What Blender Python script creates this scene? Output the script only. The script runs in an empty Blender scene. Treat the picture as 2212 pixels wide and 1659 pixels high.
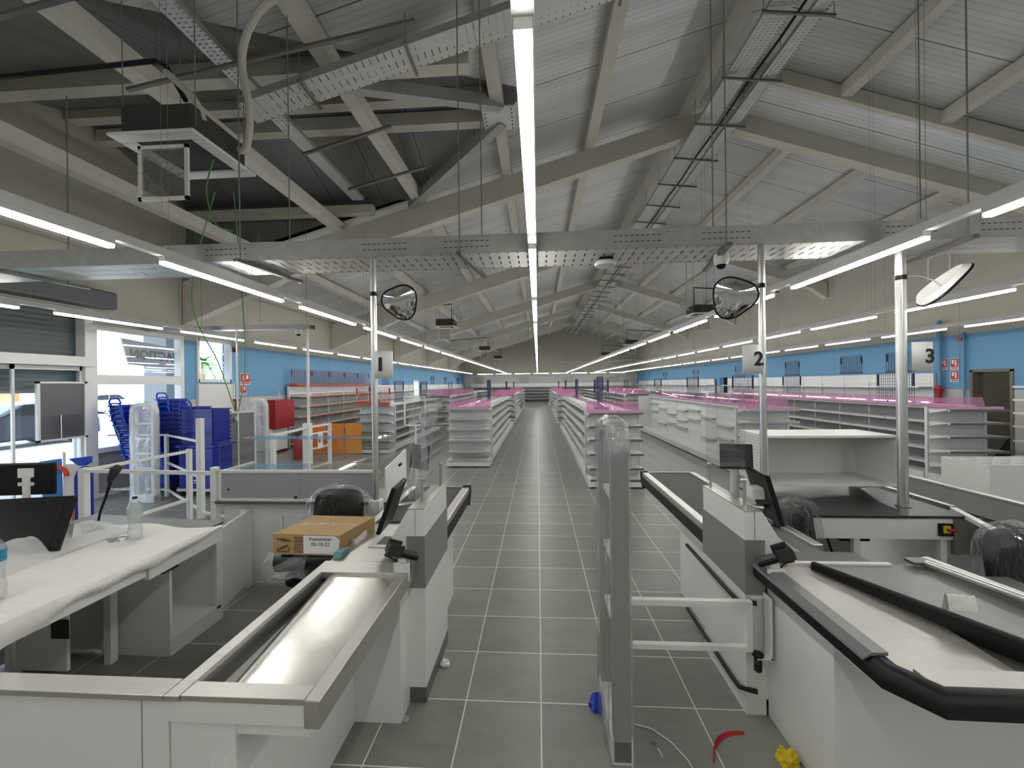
import bpy, math, random
from mathutils import Vector, Matrix
random.seed(7)
sc = bpy.context.scene
COL = sc.collection
# ---------------------------------------------------------------- camera
cam_d = bpy.data.cameras.new('camera'); cam = bpy.data.objects.new('camera', cam_d); COL.objects.link(cam)
cam_d.sensor_width = 36; cam_d.lens = 887.9/2212*36; cam_d.clip_start = .05; cam_d.clip_end = 400
yaw, pit, rol = .0628860, -.00067, -.0120795
Fv = Vector((-math.sin(yaw)*math.cos(pit), math.cos(yaw)*math.cos(pit), math.sin(pit)))
Rv = Vector((math.cos(yaw), math.sin(yaw), 0)); Uv = Rv.cross(Fv)
R2 = math.cos(rol)*Rv+math.sin(rol)*Uv; U2 = math.cos(rol)*Uv-math.sin(rol)*Rv
M = Matrix((R2, U2, -Fv)).transposed().to_4x4(); M.translation = (0, 0, 1.91)
cam.matrix_world = M; sc.camera = cam
# ---------------------------------------------------------------- world, exposure
w = bpy.data.worlds.new('world'); sc.world = w; w.use_nodes = True
bg = w.node_tree.nodes['Background']; bg.inputs[0].default_value = (.66, .80, 1, 1); bg.inputs[1].default_value = 4.0
sc.view_settings.view_transform = 'Standard'; sc.view_settings.look = 'None'
sc.view_settings.gamma = 1; sc.view_settings.use_curve_mapping = False; sc.view_settings.exposure = 0.85
LED = 20.0
sun_d = bpy.data.lights.new('sun', 'SUN'); sun_d.energy = 5; sun_d.angle = .02
sun = bpy.data.objects.new('sun', sun_d); COL.objects.link(sun); sun.rotation_euler = (math.radians(28), math.radians(35), 0)
sc.cycles.max_bounces = 8; sc.cycles.diffuse_bounces = 4; sc.cycles.glossy_bounces = 4; sc.cycles.transparent_max_bounces = 24
sc.cycles.caustics_reflective = False; sc.cycles.caustics_refractive = False; sc.cycles.sample_clamp_indirect = 6
# ---------------------------------------------------------------- materials
def mat(name, c, rough=.5, metal=0, noise=0, nscale=8, bump=0, bscale=60, emit=None, spec=.5, stretch=None):
    m = bpy.data.materials.new(name); m.use_nodes = True; nt = m.node_tree; b = nt.nodes['Principled BSDF']
    b.inputs['Base Color'].default_value = (*c, 1); b.inputs['Roughness'].default_value = rough
    b.inputs['Metallic'].default_value = metal; b.inputs['Specular IOR Level'].default_value = spec
    if emit: b.inputs['Emission Color'].default_value = (*emit[0], 1); b.inputs['Emission Strength'].default_value = emit[1]
    if noise or bump:
        tc = nt.nodes.new('ShaderNodeTexCoord'); src = tc.outputs['Object']
        if stretch:
            mp = nt.nodes.new('ShaderNodeMapping'); mp.inputs['Scale'].default_value = stretch
            nt.links.new(src, mp.inputs[0]); src = mp.outputs[0]
    if noise:
        n = nt.nodes.new('ShaderNodeTexNoise'); n.inputs['Scale'].default_value = nscale; n.inputs['Detail'].default_value = 5
        nt.links.new(src, n.inputs['Vector'])
        r = nt.nodes.new('ShaderNodeMapRange'); r.inputs['To Min'].default_value = 1-noise; r.inputs['To Max'].default_value = 1+noise
        nt.links.new(n.outputs['Fac'], r.inputs[0])
        x = nt.nodes.new('ShaderNodeVectorMath'); x.operation = 'SCALE'; x.inputs[0].default_value = c
        nt.links.new(r.outputs[0], x.inputs['Scale']); nt.links.new(x.outputs[0], b.inputs['Base Color'])
    if bump:
        n2 = nt.nodes.new('ShaderNodeTexNoise'); n2.inputs['Scale'].default_value = bscale; n2.inputs['Detail'].default_value = 3
        nt.links.new(src, n2.inputs['Vector']); bp = nt.nodes.new('ShaderNodeBump'); bp.inputs['Strength'].default_value = bump
        bp.inputs['Distance'].default_value = .02
        nt.links.new(n2.outputs['Fac'], bp.inputs['Height']); nt.links.new(bp.outputs[0], b.inputs['Normal'])
    return m
class NT:      # tiny node helper
    def __init__(s, m): s.t = m.node_tree; s.b = s.t.nodes['Principled BSDF']
    def n(s, k, **kw):
        o = s.t.nodes.new(k)
        for a, v in kw.items(): setattr(o, a, v)
        return o
    def l(s, a, b): s.t.links.new(a, b)
    def math(s, op, a, b=None, c=None):
        o = s.n('ShaderNodeMath', operation=op)
        for i, v in enumerate((a, b, c)):
            if v is None: continue
            if isinstance(v, (int, float)): o.inputs[i].default_value = v
            else: s.l(v, o.inputs[i])
        return o.outputs[0]
    def mix(s, f, a, b):
        o = s.n('ShaderNodeMix', data_type='RGBA')
        if isinstance(f, float): o.inputs[0].default_value = f
        else: s.l(f, o.inputs[0])
        for i, v in ((6, a), (7, b)):
            if isinstance(v, tuple): o.inputs[i].default_value = (*v, 1)
            else: s.l(v, o.inputs[i])
        return o.outputs[2]
    def xyz(s):
        tc = s.n('ShaderNodeTexCoord'); sp = s.n('ShaderNodeSeparateXYZ'); s.l(tc.outputs['Object'], sp.inputs[0]); return tc, sp.outputs
def glassy(name, tint, gloss=.06, diff=0, rough=.02, bump=0, bscale=6, stretch=None):
    m = bpy.data.materials.new(name); m.use_nodes = True; h = NT(m); h.t.nodes.remove(h.b)
    out = [n for n in h.t.nodes if n.type == 'OUTPUT_MATERIAL'][0]
    tr = h.n('ShaderNodeBsdfTransparent'); tr.inputs[0].default_value = (*tint, 1)
    gl = h.n('ShaderNodeBsdfGlossy'); gl.inputs['Roughness'].default_value = rough
    lw = h.n('ShaderNodeLayerWeight'); lw.inputs[0].default_value = .5
    f = h.math('ADD', h.math('MULTIPLY', h.math('POWER', lw.outputs['Facing'], 4), .7), gloss)
    mx = h.n('ShaderNodeMixShader'); h.l(f, mx.inputs[0]); h.l(tr.outputs[0], mx.inputs[1]); h.l(gl.outputs[0], mx.inputs[2])
    res = mx.outputs[0]
    if diff:
        d = h.n('ShaderNodeBsdfDiffuse'); d.inputs[0].default_value = (*tint, 1)
        m2 = h.n('ShaderNodeMixShader'); m2.inputs[0].default_value = diff; h.l(res, m2.inputs[1]); h.l(d.outputs[0], m2.inputs[2]); res = m2.outputs[0]
    if bump:
        tc = h.n('ShaderNodeTexCoord'); mp = h.n('ShaderNodeMapping'); mp.inputs['Scale'].default_value = stretch or (1, 1, 1)
        n = h.n('ShaderNodeTexNoise'); n.inputs['Scale'].default_value = bscale; n.inputs['Detail'].default_value = 4; n.inputs['Distortion'].default_value = 1.5
        h.l(tc.outputs['Object'], mp.inputs[0]); h.l(mp.outputs[0], n.inputs['Vector'])
        bp = h.n('ShaderNodeBump'); bp.inputs['Strength'].default_value = bump; bp.inputs['Distance'].default_value = .05
        h.l(n.outputs['Fac'], bp.inputs['Height']); h.l(bp.outputs[0], gl.inputs['Normal']); h.l(bp.outputs[0], lw.inputs['Normal'])
    h.l(res, out.inputs[0]); return m
W = mat('white_laminate', (.70, .70, .68), .35, noise=.03, nscale=3)
W2 = mat('white_coated_steel', (.74, .74, .72), .4)
SHELF = mat('shelf_white', (.72, .73, .73), .42)
GREYP = mat('grey_back_panel', (.30, .31, .31), .5, noise=.06, nscale=4)
GPAN = mat('grey_board', (.22, .22, .235), .35)
STEEL = mat('brushed_steel', (.52, .51, .48), .33, .85, noise=.08, nscale=5, bump=.05, bscale=200, stretch=(1, 12, 1))
DSTEEL = mat('dark_steel', (.20, .20, .195), .38, .75, noise=.1, nscale=6)
ALU = mat('aluminium', (.62, .62, .60), .3, .9)
GALV = mat('galvanised_steel', (.43, .44, .42), .45, .6, noise=.2, nscale=14)
RODM = mat('rod_steel', (.25, .25, .24), .5, .6)
CONC = mat('beige_concrete', (.60, .58, .52), .8, noise=.12, nscale=3, bump=.15, bscale=30)
CONCB = mat('rafter_paint', (.60, .575, .51), .75, noise=.08, nscale=2)
BLACK = mat('black_plastic', (.008, .008, .009), .35, spec=.25)
BLACKM = mat('black_matt', (.02, .02, .02), .7)
RUBBER = mat('black_bumper', (.006, .006, .007), .45, spec=.3)
BELT = mat('belt_grey', (.07, .068, .063), .6, noise=.06, nscale=30, spec=.2)
NAVY = mat('navy_coated_wire', (.02, .03, .10), .4)
REDW = mat('red_coated_wire', (.45, .05, .03), .45)
RED = mat('signal_red', (.33, .012, .02), .4)
ORANGE = mat('orange_strip', (.72, .20, .10), .45)
BLUE = mat('royal_blue_plastic', (.004, .018, .30), .32)
BLUE2 = mat('bright_blue_plastic', (.01, .06, .50), .32)
PINK = mat('pink_plastic', (.60, .31, .48), .4)
CARD = mat('cardboard', (.42, .28, .13), .8, noise=.08, nscale=12)
PAPER = mat('white_paper', (.80, .80, .78), .7)
YEL = mat('yellow_plastic', (.65, .50, .01), .5)
INK = mat('black_ink', (.01, .01, .01), .6)
FOAM = mat('white_foam_sheet', (.78, .77, .73), .7, noise=.06, nscale=10, bump=.5, bscale=24, stretch=(1, 3, 1))
AC = mat('ac_dark_casing', (.045, .045, .042), .8)
GLASS = glassy('clear_glass', (.97, .985, .98), .03)
PLEXI = glassy('clear_acrylic', (.975, .98, .98), .03)
PPINK = glassy('clear_pink_acrylic', (.93, .68, .83), .03, .18)
FILM = glassy('clear_plastic_film', (.97, .97, .98), .09, .10, .12, .9, 9, (1, 1, .35))
FILM3 = glassy('milky_packing_film', (.93, .93, .93), .08, .42, .2, .9, 14, (1, 5, 1))
FILMC = glassy('glossy_clear_wrap', (.96, .96, .97), .06, 0, .07, 1.0, 7, (1, 1, .3))
FILM2 = glassy('cloudy_plastic_film', (.97, .975, .985), .10, .22, .15, .9, 9, (1, 1, .35))
WATER = glassy('bottle_plastic', (.93, .95, .96), .12, .05, .08, .6, 40)
MIRROR = mat('mirror_surface', (.85, .86, .86), .03, 1)
LIGHT = mat('led_diffuser', (1, 1, 1), .5, emit=((1, .985, .94), LED))
def slotted(name, base, sx, sy, th=.5, w1=.16, w2=.6):   # perforated tray sheet: real holes
    m = mat(name, base, .4, .5); h = NT(m); tc, o = h.xyz()
    a = h.math('FRACT', h.math('MULTIPLY', o[0], sx)); b = h.math('FRACT', h.math('MULTIPLY', o[1], sy))
    c = h.math('MULTIPLY', h.math('LESS_THAN', a, w1), h.math('LESS_THAN', b, w2))
    tr = h.n('ShaderNodeBsdfTransparent'); mx = h.n('ShaderNodeMixShader'); h.l(c, mx.inputs[0]); h.l(h.b.outputs[0], mx.inputs[1]); h.l(tr.outputs[0], mx.inputs[2])
    out = [n for n in h.t.nodes if n.type == 'OUTPUT_MATERIAL'][0]; h.l(mx.outputs[0], out.inputs[0]); return m
TRAYX = slotted('perforated_steel_along_x', (.62, .63, .60), 12, 6.5)
TRAYS = slotted('perforated_steel_side', (.36, .37, .35), 10, 1, w1=.5, w2=.0)
TRAYY = slotted('perforated_steel_along_y', (.50, .51, .49), 14, 20, w1=.45, w2=.3)
def sheet(name, axis, base=(.58, .60, .59)):
    m = mat(name, base, .36, .45); h = NT(m); tc, o = h.xyz(); c = o[axis]; oth = o[1-axis]
    fr = h.math('FRACT', h.math('MULTIPLY', c, 1/.09)); rib = h.math('LESS_THAN', fr, .16)
    sm = h.math('LESS_THAN', h.math('FRACT', h.math('MULTIPLY', c, 1/1.08)), .018)
    n = h.n('ShaderNodeTexNoise'); n.inputs['Scale'].default_value = 1.2; n.inputs['Detail'].default_value = 4
    mp = h.n('ShaderNodeMapping'); mp.inputs['Scale'].default_value = (.4, 3, 1) if axis == 1 else (3, .4, 1); h.l(tc.outputs['Object'], mp.inputs[0]); h.l(mp.outputs[0], n.inputs['Vector'])
    col = h.mix(n.outputs['Fac'], tuple(v*.75 for v in base), tuple(v*1.3 for v in base))
    col = h.mix(h.math('MULTIPLY', rib, .35), col, tuple(v*.45 for v in base)); col = h.mix(h.math('MULTIPLY', sm, .7), col, (.05, .05, .05)); h.l(col, h.b.inputs['Base Color'])
    ht = h.math('ADD', h.math('MULTIPLY', rib, .5), h.math('MULTIPLY', n.outputs['Fac'], .5))
    bp = h.n('ShaderNodeBump'); bp.inputs['Strength'].default_value = .35; bp.inputs['Distance'].default_value = .01; h.l(ht, bp.inputs['Height']); h.l(bp.outputs[0], h.b.inputs['Normal'])
    return m
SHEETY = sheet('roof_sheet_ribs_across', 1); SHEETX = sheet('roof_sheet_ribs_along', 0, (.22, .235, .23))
def floor_mat():
    m = mat('floor_tiles', (.14, .14, .13), .33); h = NT(m); tc, o = h.xyz(); T = .45
    ux = h.math('DIVIDE', h.math('ADD', o[0], .00365+45*T), T); uy = h.math('DIVIDE', h.math('ADD', o[1], -2.4616+45*T), T)
    fx, fy = h.math('FRACT', ux), h.math('FRACT', uy); g = .0085
    gr = h.math('MAXIMUM', h.math('MAXIMUM', h.math('LESS_THAN', fx, g), h.math('GREATER_THAN', fx, 1-g)), h.math('MAXIMUM', h.math('LESS_THAN', fy, g), h.math('GREATER_THAN', fy, 1-g)))
    cb = h.n('ShaderNodeCombineXYZ'); h.l(h.math('FLOOR', ux), cb.inputs[0]); h.l(h.math('FLOOR', uy), cb.inputs[1])
    wn = h.n('ShaderNodeTexWhiteNoise', noise_dimensions='2D'); h.l(cb.outputs[0], wn.inputs['Vector'])
    n = h.n('ShaderNodeTexNoise'); n.inputs['Scale'].default_value = 2.2; n.inputs['Detail'].default_value = 8; n.inputs['Roughness'].default_value = .65
    mp = h.n('ShaderNodeMapping'); mp.inputs['Scale'].default_value = (1, 3, 1); h.l(tc.outputs['Object'], mp.inputs[0]); h.l(mp.outputs[0], n.inputs['Vector'])
    f = h.math('ADD', h.math('MULTIPLY', n.outputs['Fac'], .8), h.math('MULTIPLY', wn.outputs[0], .2))
    col = h.mix(f, (.125, .127, .116), (.30, .30, .275)); col = h.mix(gr, col, (.68, .67, .60)); h.l(col, h.b.inputs['Base Color'])
    h.l(h.math('ADD', h.math('MULTIPLY', n.outputs['Fac'], .25), .24), h.b.inputs['Roughness'])
    bp = h.n('ShaderNodeBump'); bp.inputs['Strength'].default_value = .15; bp.inputs['Distance'].default_value = .002; h.l(n.outputs['Fac'], bp.inputs['Height']); h.l(bp.outputs[0], h.b.inputs['Normal'])
    return m
def wall_mat(name, blue, sax):
    m = mat(name, (.5, .5, .5), .75); h = NT(m); tc, o = h.xyz(); z = o[2]
    n = h.n('ShaderNodeTexNoise'); n.inputs['Scale'].default_value = 1.5; n.inputs['Detail'].default_value = 6; h.l(tc.outputs['Object'], n.inputs['Vector'])
    beige = h.mix(n.outputs['Fac'], (.40, .385, .33), (.50, .485, .42))
    low = h.math('LESS_THAN', z, 2.96); low2 = h.math('LESS_THAN', z, 1.645)
    col = h.mix(low, beige, (.15, .34, .54) if blue else (.52, .52, .50)); col = h.mix(low2, col, (.50, .50, .48))
    sm = h.math('LESS_THAN', h.math('FRACT', h.math('DIVIDE', o[sax], 2.1)), .006); col = h.mix(h.math('MULTIPLY', sm, .55), col, (.1, .1, .1))
    hs = h.math('MULTIPLY', h.math('GREATER_THAN', z, 2.10), h.math('LESS_THAN', z, 2.115)); col = h.mix(h.math('MULTIPLY', hs, .3), col, (.1, .15, .2))
    h.l(col, h.b.inputs['Base Color']); return m
# ---------------------------------------------------------------- mesh helpers
LOC = {}
SF = 1.061; CAMP = Vector((0, 0, 1.91))
def SP(p):      # the hall shell was measured at a smaller scale; grow it about the camera height, feet stay on the floor
    p = Vector(p); q = CAMP+(p-CAMP)*SF; q.z = max(q.z, min(p.z, 0)); return q
class MB:
    S = False
    def __init__(s): s.v = []; s.f = []; s.mi = []; s.cur = 0; s.X = None
    def add(s, vs, fs):
        k = len(s.v)
        for p in vs:
            p = Vector(p)
            if s.X is not None: p = s.X @ p
            if MB.S: p = SP(p)
            s.v.append(p)
        for f in fs: s.f.append([k+i for i in f]); s.mi.append(s.cur)
        return s
    def box(s, x0, x1, y0, y1, z0, z1):
        x0, x1 = min(x0, x1), max(x0, x1); y0, y1 = min(y0, y1), max(y0, y1); z0, z1 = min(z0, z1), max(z0, z1)
        return s.add([(x0, y0, z0), (x1, y0, z0), (x1, y1, z0), (x0, y1, z0), (x0, y0, z1), (x1, y0, z1), (x1, y1, z1), (x0, y1, z1)],
                     [(0, 3, 2, 1), (4, 5, 6, 7), (0, 1, 5, 4), (1, 2, 6, 5), (2, 3, 7, 6), (3, 0, 4, 7)])
    def bar(s, a, b, w, h=None, up=(0, 0, 1)):
        h = h or w; a = Vector(a); b = Vector(b); d = (b-a).normalized(); u = Vector(up)
        if abs(d.dot(u)) > .98: u = Vector((0, 1, 0))
        r = d.cross(u).normalized(); u = r.cross(d)
        vs = [p+r*i*w/2+u*j*h/2 for p in (a, b) for i, j in ((-1, -1), (1, -1), (1, 1), (-1, 1))]
        return s.add(vs, [(0, 1, 2, 3), (7, 6, 5, 4), (0, 4, 5, 1), (1, 5, 6, 2), (2, 6, 7, 3), (3, 7, 4, 0)])
    def tube(s, path, r, n=10, cap=True):
        P = [Vector(p) for p in path]; rs = r if isinstance(r, (list, tuple)) else [r]*len(P); vs = []; fs = []
        pu = None
        for i, p in enumerate(P):
            d = (P[min(i+1, len(P)-1)]-P[max(i-1, 0)]).normalized()
            u = Vector((0, 0, 1)) if abs(d.z) < .95 else Vector((0, 1, 0))
            if pu is not None: u = pu
            x = d.cross(u).normalized(); u = x.cross(d).normalized(); pu = u
            for k in range(n):
                t = 2*math.pi*k/n; vs.append(p+x*math.cos(t)*rs[i]+u*math.sin(t)*rs[i])
        for i in range(len(P)-1):
            for k in range(n): fs.append((i*n+k, i*n+(k+1) % n, (i+1)*n+(k+1) % n, (i+1)*n+k))
        if cap: fs.append(tuple(range(n-1, -1, -1))); fs.append(tuple((len(P)-1)*n+k for k in range(n)))
        return s.add(vs, fs)
    def lathe(s, prof, c, n=20):
        vs = []; fs = []
        for r, z in prof:
            for k in range(n):
                t = 2*math.pi*k/n; vs.append((c[0]+r*math.cos(t), c[1]+r*math.sin(t), c[2]+z))
        for i in range(len(prof)-1):
            for k in range(n): fs.append((i*n+k, i*n+(k+1) % n, (i+1)*n+(k+1) % n, (i+1)*n+k))
        fs.append(tuple(range(n-1, -1, -1))); fs.append(tuple((len(prof)-1)*n+k for k in range(n)))
        return s.add(vs, fs)
    def prism(s, poly, ax, a, b):    # poly in the two other axes (cyclic order), extruded along ax
        n = len(poly)
        def P(p, t): return {0: (t, p[0], p[1]), 1: (p[0], t, p[1]), 2: (p[0], p[1], t)}[ax]
        vs = [P(p, a) for p in poly]+[P(p, b) for p in poly]
        fs = [tuple(range(n)), tuple(range(2*n-1, n-1, -1))]+[(i, i+n, (i+1) % n+n, (i+1) % n) for i in range(n)]
        return s.add(vs, fs)
    def grid(s, fn, nu, nv):
        vs = [fn(i/nu, j/nv) for i in range(nu+1) for j in range(nv+1)]
        fs = [(i*(nv+1)+j, (i+1)*(nv+1)+j, (i+1)*(nv+1)+j+1, i*(nv+1)+j+1) for i in range(nu) for j in range(nv)]
        return s.add(vs, fs)
    def slab(s, poly3, t):           # planar polygon with thickness, extruded up
        n = len(poly3); vs = [Vector(p) for p in poly3]+[Vector(p)+Vector((0, 0, t)) for p in poly3]
        return s.add(vs, [tuple(range(n)), tuple(range(2*n-1, n-1, -1))]+[(i, i+n, (i+1) % n+n, (i+1) % n) for i in range(n)])
def obj(name, mb, m, parent=None, smooth=False, bevel=0, label=None, cat=None, group=None, kind=None, base=None):
    me = bpy.data.meshes.new(name)
    if parent is not None: off = LOC[parent.name]
    elif base is not None: off = Vector(base)
    elif kind == 'structure': off = Vector((0, 0, 0))
    else:
        n = len(mb.v); off = Vector((sum(p.x for p in mb.v)/n, sum(p.y for p in mb.v)/n, min(p.z for p in mb.v)))
    me.from_pydata([tuple(p-off) for p in mb.v], [], mb.f)
    for x in (m if isinstance(m, (list, tuple)) else [m]): me.materials.append(x)
    if any(mb.mi): me.polygons.foreach_set('material_index', mb.mi)
    import bmesh
    b = bmesh.new(); b.from_mesh(me); bmesh.ops.recalc_face_normals(b, faces=b.faces); b.to_mesh(me); b.free()
    if smooth: me.shade_smooth()
    me.update(); o = bpy.data.objects.new(name, me); COL.objects.link(o)
    if parent is not None: o.parent = parent
    else: o.location = off
    LOC[o.name] = off
    if smooth:
        try: me.set_sharp_from_angle(angle=math.radians(40))
        except Exception: pass
    if bevel:
        md = o.modifiers.new('bevel', 'BEVEL'); md.width = bevel; md.segments = 2; md.limit_method = 'ANGLE'
    tag(o, label, cat, group, kind); return o
def tag(o, label=None, cat=None, group=None, kind=None):
    for k, v in (('label', label), ('category', cat), ('group', group), ('kind', kind)):
        if v: o[k] = v
    return o
def thing(name, label, cat, loc, group=None):
    if MB.S: loc = tuple(SP(loc))
    o = bpy.data.objects.new(name, None); COL.objects.link(o); o.location = loc; o.empty_display_size = .1
    LOC[o.name] = Vector(loc); return tag(o, label, cat, group)
def dup(root, loc, label=None, group=None, rz=None, mats=None):
    r = root.copy(); COL.objects.link(r); r.location = loc; LOC[r.name] = Vector(loc)
    if rz is not None: r.rotation_euler = (0, 0, rz)
    if label: r['label'] = label
    if group: r['group'] = group
    for ch in list(root.children):
        c = ch.copy(); COL.objects.link(c); c.parent = r
        for g in list(ch.children):
            d = g.copy(); COL.objects.link(d); d.parent = c
    return r
def cpart(o, d):     # another part of the same thing sharing the mesh
    c = o.copy(); COL.objects.link(c); c.location = o.location+Vector(d); return c
def text(name, s, size, m, origin, ux, uy, parent=None, depth=.002, align='CENTER', mirror=False, bold=0, **kw):
    cu = bpy.data.curves.new(name, 'FONT'); cu.body = s; cu.size = size; cu.align_x = align; cu.align_y = 'CENTER'; cu.extrude = depth; cu.offset = bold
    tmp = bpy.data.objects.new('tmp', cu); COL.objects.link(tmp); bpy.context.view_layer.update()
    me = bpy.data.meshes.new_from_object(tmp); bpy.data.objects.remove(tmp)
    ux = Vector(ux).normalized(); uy = Vector(uy).normalized()
    if mirror: ux = -ux
    nz = ux.cross(uy); T = Matrix((ux, uy, nz)).transposed().to_4x4(); T.translation = Vector(origin)
    me.transform(T); mb = MB(); mb.v = [v.co.copy() for v in me.vertices]; mb.f = [list(p.vertices) for p in me.polygons]; mb.mi = [0]*len(mb.f)
    bpy.data.meshes.remove(me)
    return obj(name, mb, m, parent, **kw)
XL, XR, YF, YB = -7.27, 9.52, 40.15, -9.0
# ================================================================ SETTING
obj('floor', MB().box(-8.0, 10.4, -9.8, 42.9, -.12, 0), floor_mat(), kind='structure')
MB.S = True
WALLB = wall_mat('painted_wall_side', True, 1); WALLF = wall_mat('painted_wall_far', False, 0)
def lroof(x): return 7.1-.28*(3.5-x)     # underside of purlins
def rroof(x): return 7.1-.33*(x-3.5)
# left wall with openings (y0,y1,z0,z1)
def wall_x(x, t, holes, top):
    mb = MB(); ys = sorted({YB, YF+.2, *[h[0] for h in holes], *[h[1] for h in holes]})
    for a, b in zip(ys, ys[1:]):
        hs = sorted([(h[2], h[3]) for h in holes if h[0] <= a and h[1] >= b]); z = 0
        for p, q in hs:
            if p > z: mb.box(x, x+t, a, b, z, p)
            z = q
        mb.box(x, x+t, a, b, z, top)
    return mb
mbw = wall_x(XL, -.2, [(3.9, 6.16, 0, 3.2), (6.26, 8.01, .1, 2.97), (8.35, 9.31, 2.07, 2.94), (23.6, 24.6, 0, 2.15)], 4.42)
mbw.prism([(.3, 4.42), (8.3, 4.42), (8.3, 5.7), (6.15, 6.42)], 0, XL-.2, XL)
obj('wall_left', mbw, WALLB, kind='structure')
obj('wall_right', wall_x(XR, .2, [(8.85, 9.68, 0, 2.08), (21.3, 22.2, 0, 2.1)], 5.5), WALLB, kind='structure')
obj('wall_far', MB().prism([(XL-.2, 0), (XR+.2, 0), (XR+.2, 5.4), (3.5, 7.4), (XL-.2, 4.4)], 1, YF, YF+.2), WALLF, kind='structure')
obj('wall_near', MB().prism([(XL-.2, 0), (XR+.2, 0), (XR+.2, 5.4), (3.5, 7.4), (XL-.2, 4.4)], 1, YB-.2, YB), WALLF, kind='structure')
def lz(x): return lroof(x)+.2
def rz_(x): return rroof(x)+.2
roof = MB()
roof.slab([(x, y, lz(x)) for x, y in ((3.5, YB), (XL-.3, YB), (XL-.3, .38), (-.07, 6.15), (-2.5, 8.1), (XL-.3, 8.1), (XL-.3, YF+.2), (3.5, YF+.2))], .08)
roof.slab([(3.5, YB, rz_(3.5)), (XR+.3, YB, rz_(XR+.3)), (XR+.3, YF+.2, rz_(XR+.3)), (3.5, YF+.2, rz_(3.5))], .08)
obj('ceiling', roof, SHEETY, kind='structure')
gb = MB()
gb.slab([(-.07, 6.15, 6.3), (XL-.3, 6.15, 6.3), (XL-.3, .38, 4.28)], .08)
gb.slab([(-.07, 6.15, 6.3), (XL-.3, 6.15, 6.3), (XL-.3, 8.1, 5.62), (-2.5, 8.1, 5.62)], .08)
gb.prism([(-2.45, 5.66), (XL-.3, 5.66), (XL-.3, 4.2)], 1, 8.1, 8.16)
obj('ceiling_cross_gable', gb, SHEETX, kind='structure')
# purlins
pn = 0
def beam(name, mb, m, label, cat='beam', group=None): return obj(name, mb, m, label=label, cat=cat, group=group)
for x, lab in ((-7.05, 'eaves purlin along the top of the left wall'), (-5.65, 'second roof purlin from the left wall'), (-3.97, 'third roof purlin from the left wall'), (-2.30, 'fourth roof purlin from the left wall'),
               (-.55, 'roof purlin just left of the central light row'), (1.05, 'roof purlin just right of the central light row'), (2.87, 'roof purlin left of the ridge trays'),
               (5.12, 'first roof purlin right of the ridge trays'), (6.67, 'second roof purlin right of the ridge trays'), (8.3, 'roof purlin nearest the right wall')):
    z = lroof(x) if x < 3.5 else rroof(x)
    beam('roof_purlin', MB().box(x-.09, x+.09, YB+.1, YF-.02, z, z+.19), CONC, 'long grey concrete '+lab, group=None)
RY = [2.0-.1, 8.1, 14.2, 20.5, 26.8, 33.1]
names = ['nearest', 'second', 'third', 'fourth', 'fifth', 'farthest']
for i, y in enumerate(RY):
    zb = lambda x: (lroof(x)-.36) if x < 3.5 else (rroof(x)-.34)
    if i > 0:
        pts = [(XL+.02, 3.2), (-5.8, 3.79), (-4.3, 4.42), (3.5, 6.74), (9.0, zb(9.0)), (XR-.02, zb(9.0)-.35), (XR-.02, rroof(XR)), (3.5, 7.1), (XL+.02, lroof(XL))]
    else:
        pts = [(XL+.02, 3.2), (-5.8, 3.79), (-4.6, 4.3), (-4.2, 4.43), (-4.2, lroof(-4.2)), (XL+.02, lroof(XL))]
    beam('roof_rafter', MB().prism(pts, 1, y-.11, y+.11), CONCB, f'beige concrete roof rafter spanning the hall, {names[i]} from the camera' if i else 'beige concrete rafter stub over the top left corner of the view', 'rafter')
# cross-gable beams near left
for y, z, lab, zz in ((4.75, 5.58, 'near beam of the dark roof bay above the air conditioner', .2), (6.0, 6.08, 'nearer beam of the pair meeting the white gusset plate', .2), (6.45, 6.0, 'farther beam of the pair meeting the white gusset plate', .2), (7.95, 5.30, 'beam on the dark panel above the second rafter', .16)):
    beam('gable_beam', MB().box(XL+.02, -.75 if y < 7 else -3.2, y-.09, y+.09, z, z+zz), CONC, 'grey concrete '+lab)
beam('valley_beam', MB().bar((-.5, 6.0, 6.0), (-2.6, 4.5, 5.40), .14, .16), GALV, 'spattered steel diagonal running from the gusset plate towards the camera')
beam('valley_beam', MB().bar((-.5, 6.35, 5.98), (-2.45, 7.95, 5.45), .14, .16), GALV, 'spattered steel diagonal running from the gusset plate to the second rafter')
g = obj('gusset_plate', MB().box(-.78, -.30, 5.95, 6.5, lroof(-.55)-.035, lroof(-.55)-.01), W, label='square cream gusset plate bolted under a purlin left of the central light', cat='plate')
for i in range(6):
    for x in (-.74, -.34): obj('bolt', MB().lathe([(.012, -.05), (.012, -.035)], (x, 6.0+.09*i, lroof(-.55)), 6), RODM, g)
# corrugated strip between bays on the right
obj('roof_strip', MB().slab([(3.75, 7.2, rroof(3.75)-.03), (XR-.05, 7.2, rroof(XR)-.03), (XR-.05, 7.98, rroof(XR)-.03), (3.75, 7.98, rroof(3.75)-.03)], .02), sheet('light_corrugated_sheet', 1, (.80, .84, .84)), label='pale corrugated metal strip beside the second rafter right of the ridge', cat='roof sheet')
beam('gutter_beam', MB().slab([(3.7, 7.1, rroof(3.7)-.05), (XR-.05, 7.1, rroof(XR)-.05), (XR-.05, 7.2, rroof(XR)-.05), (3.7, 7.2, rroof(3.7)-.05)], .24), CONC, 'dark sloping beam along the near edge of the pale corrugated strip')
MB.S = False
def lroof(x): return 7.417-.28*(3.714-x)
def rroof(x): return 7.417-.33*(x-3.714)
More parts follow.
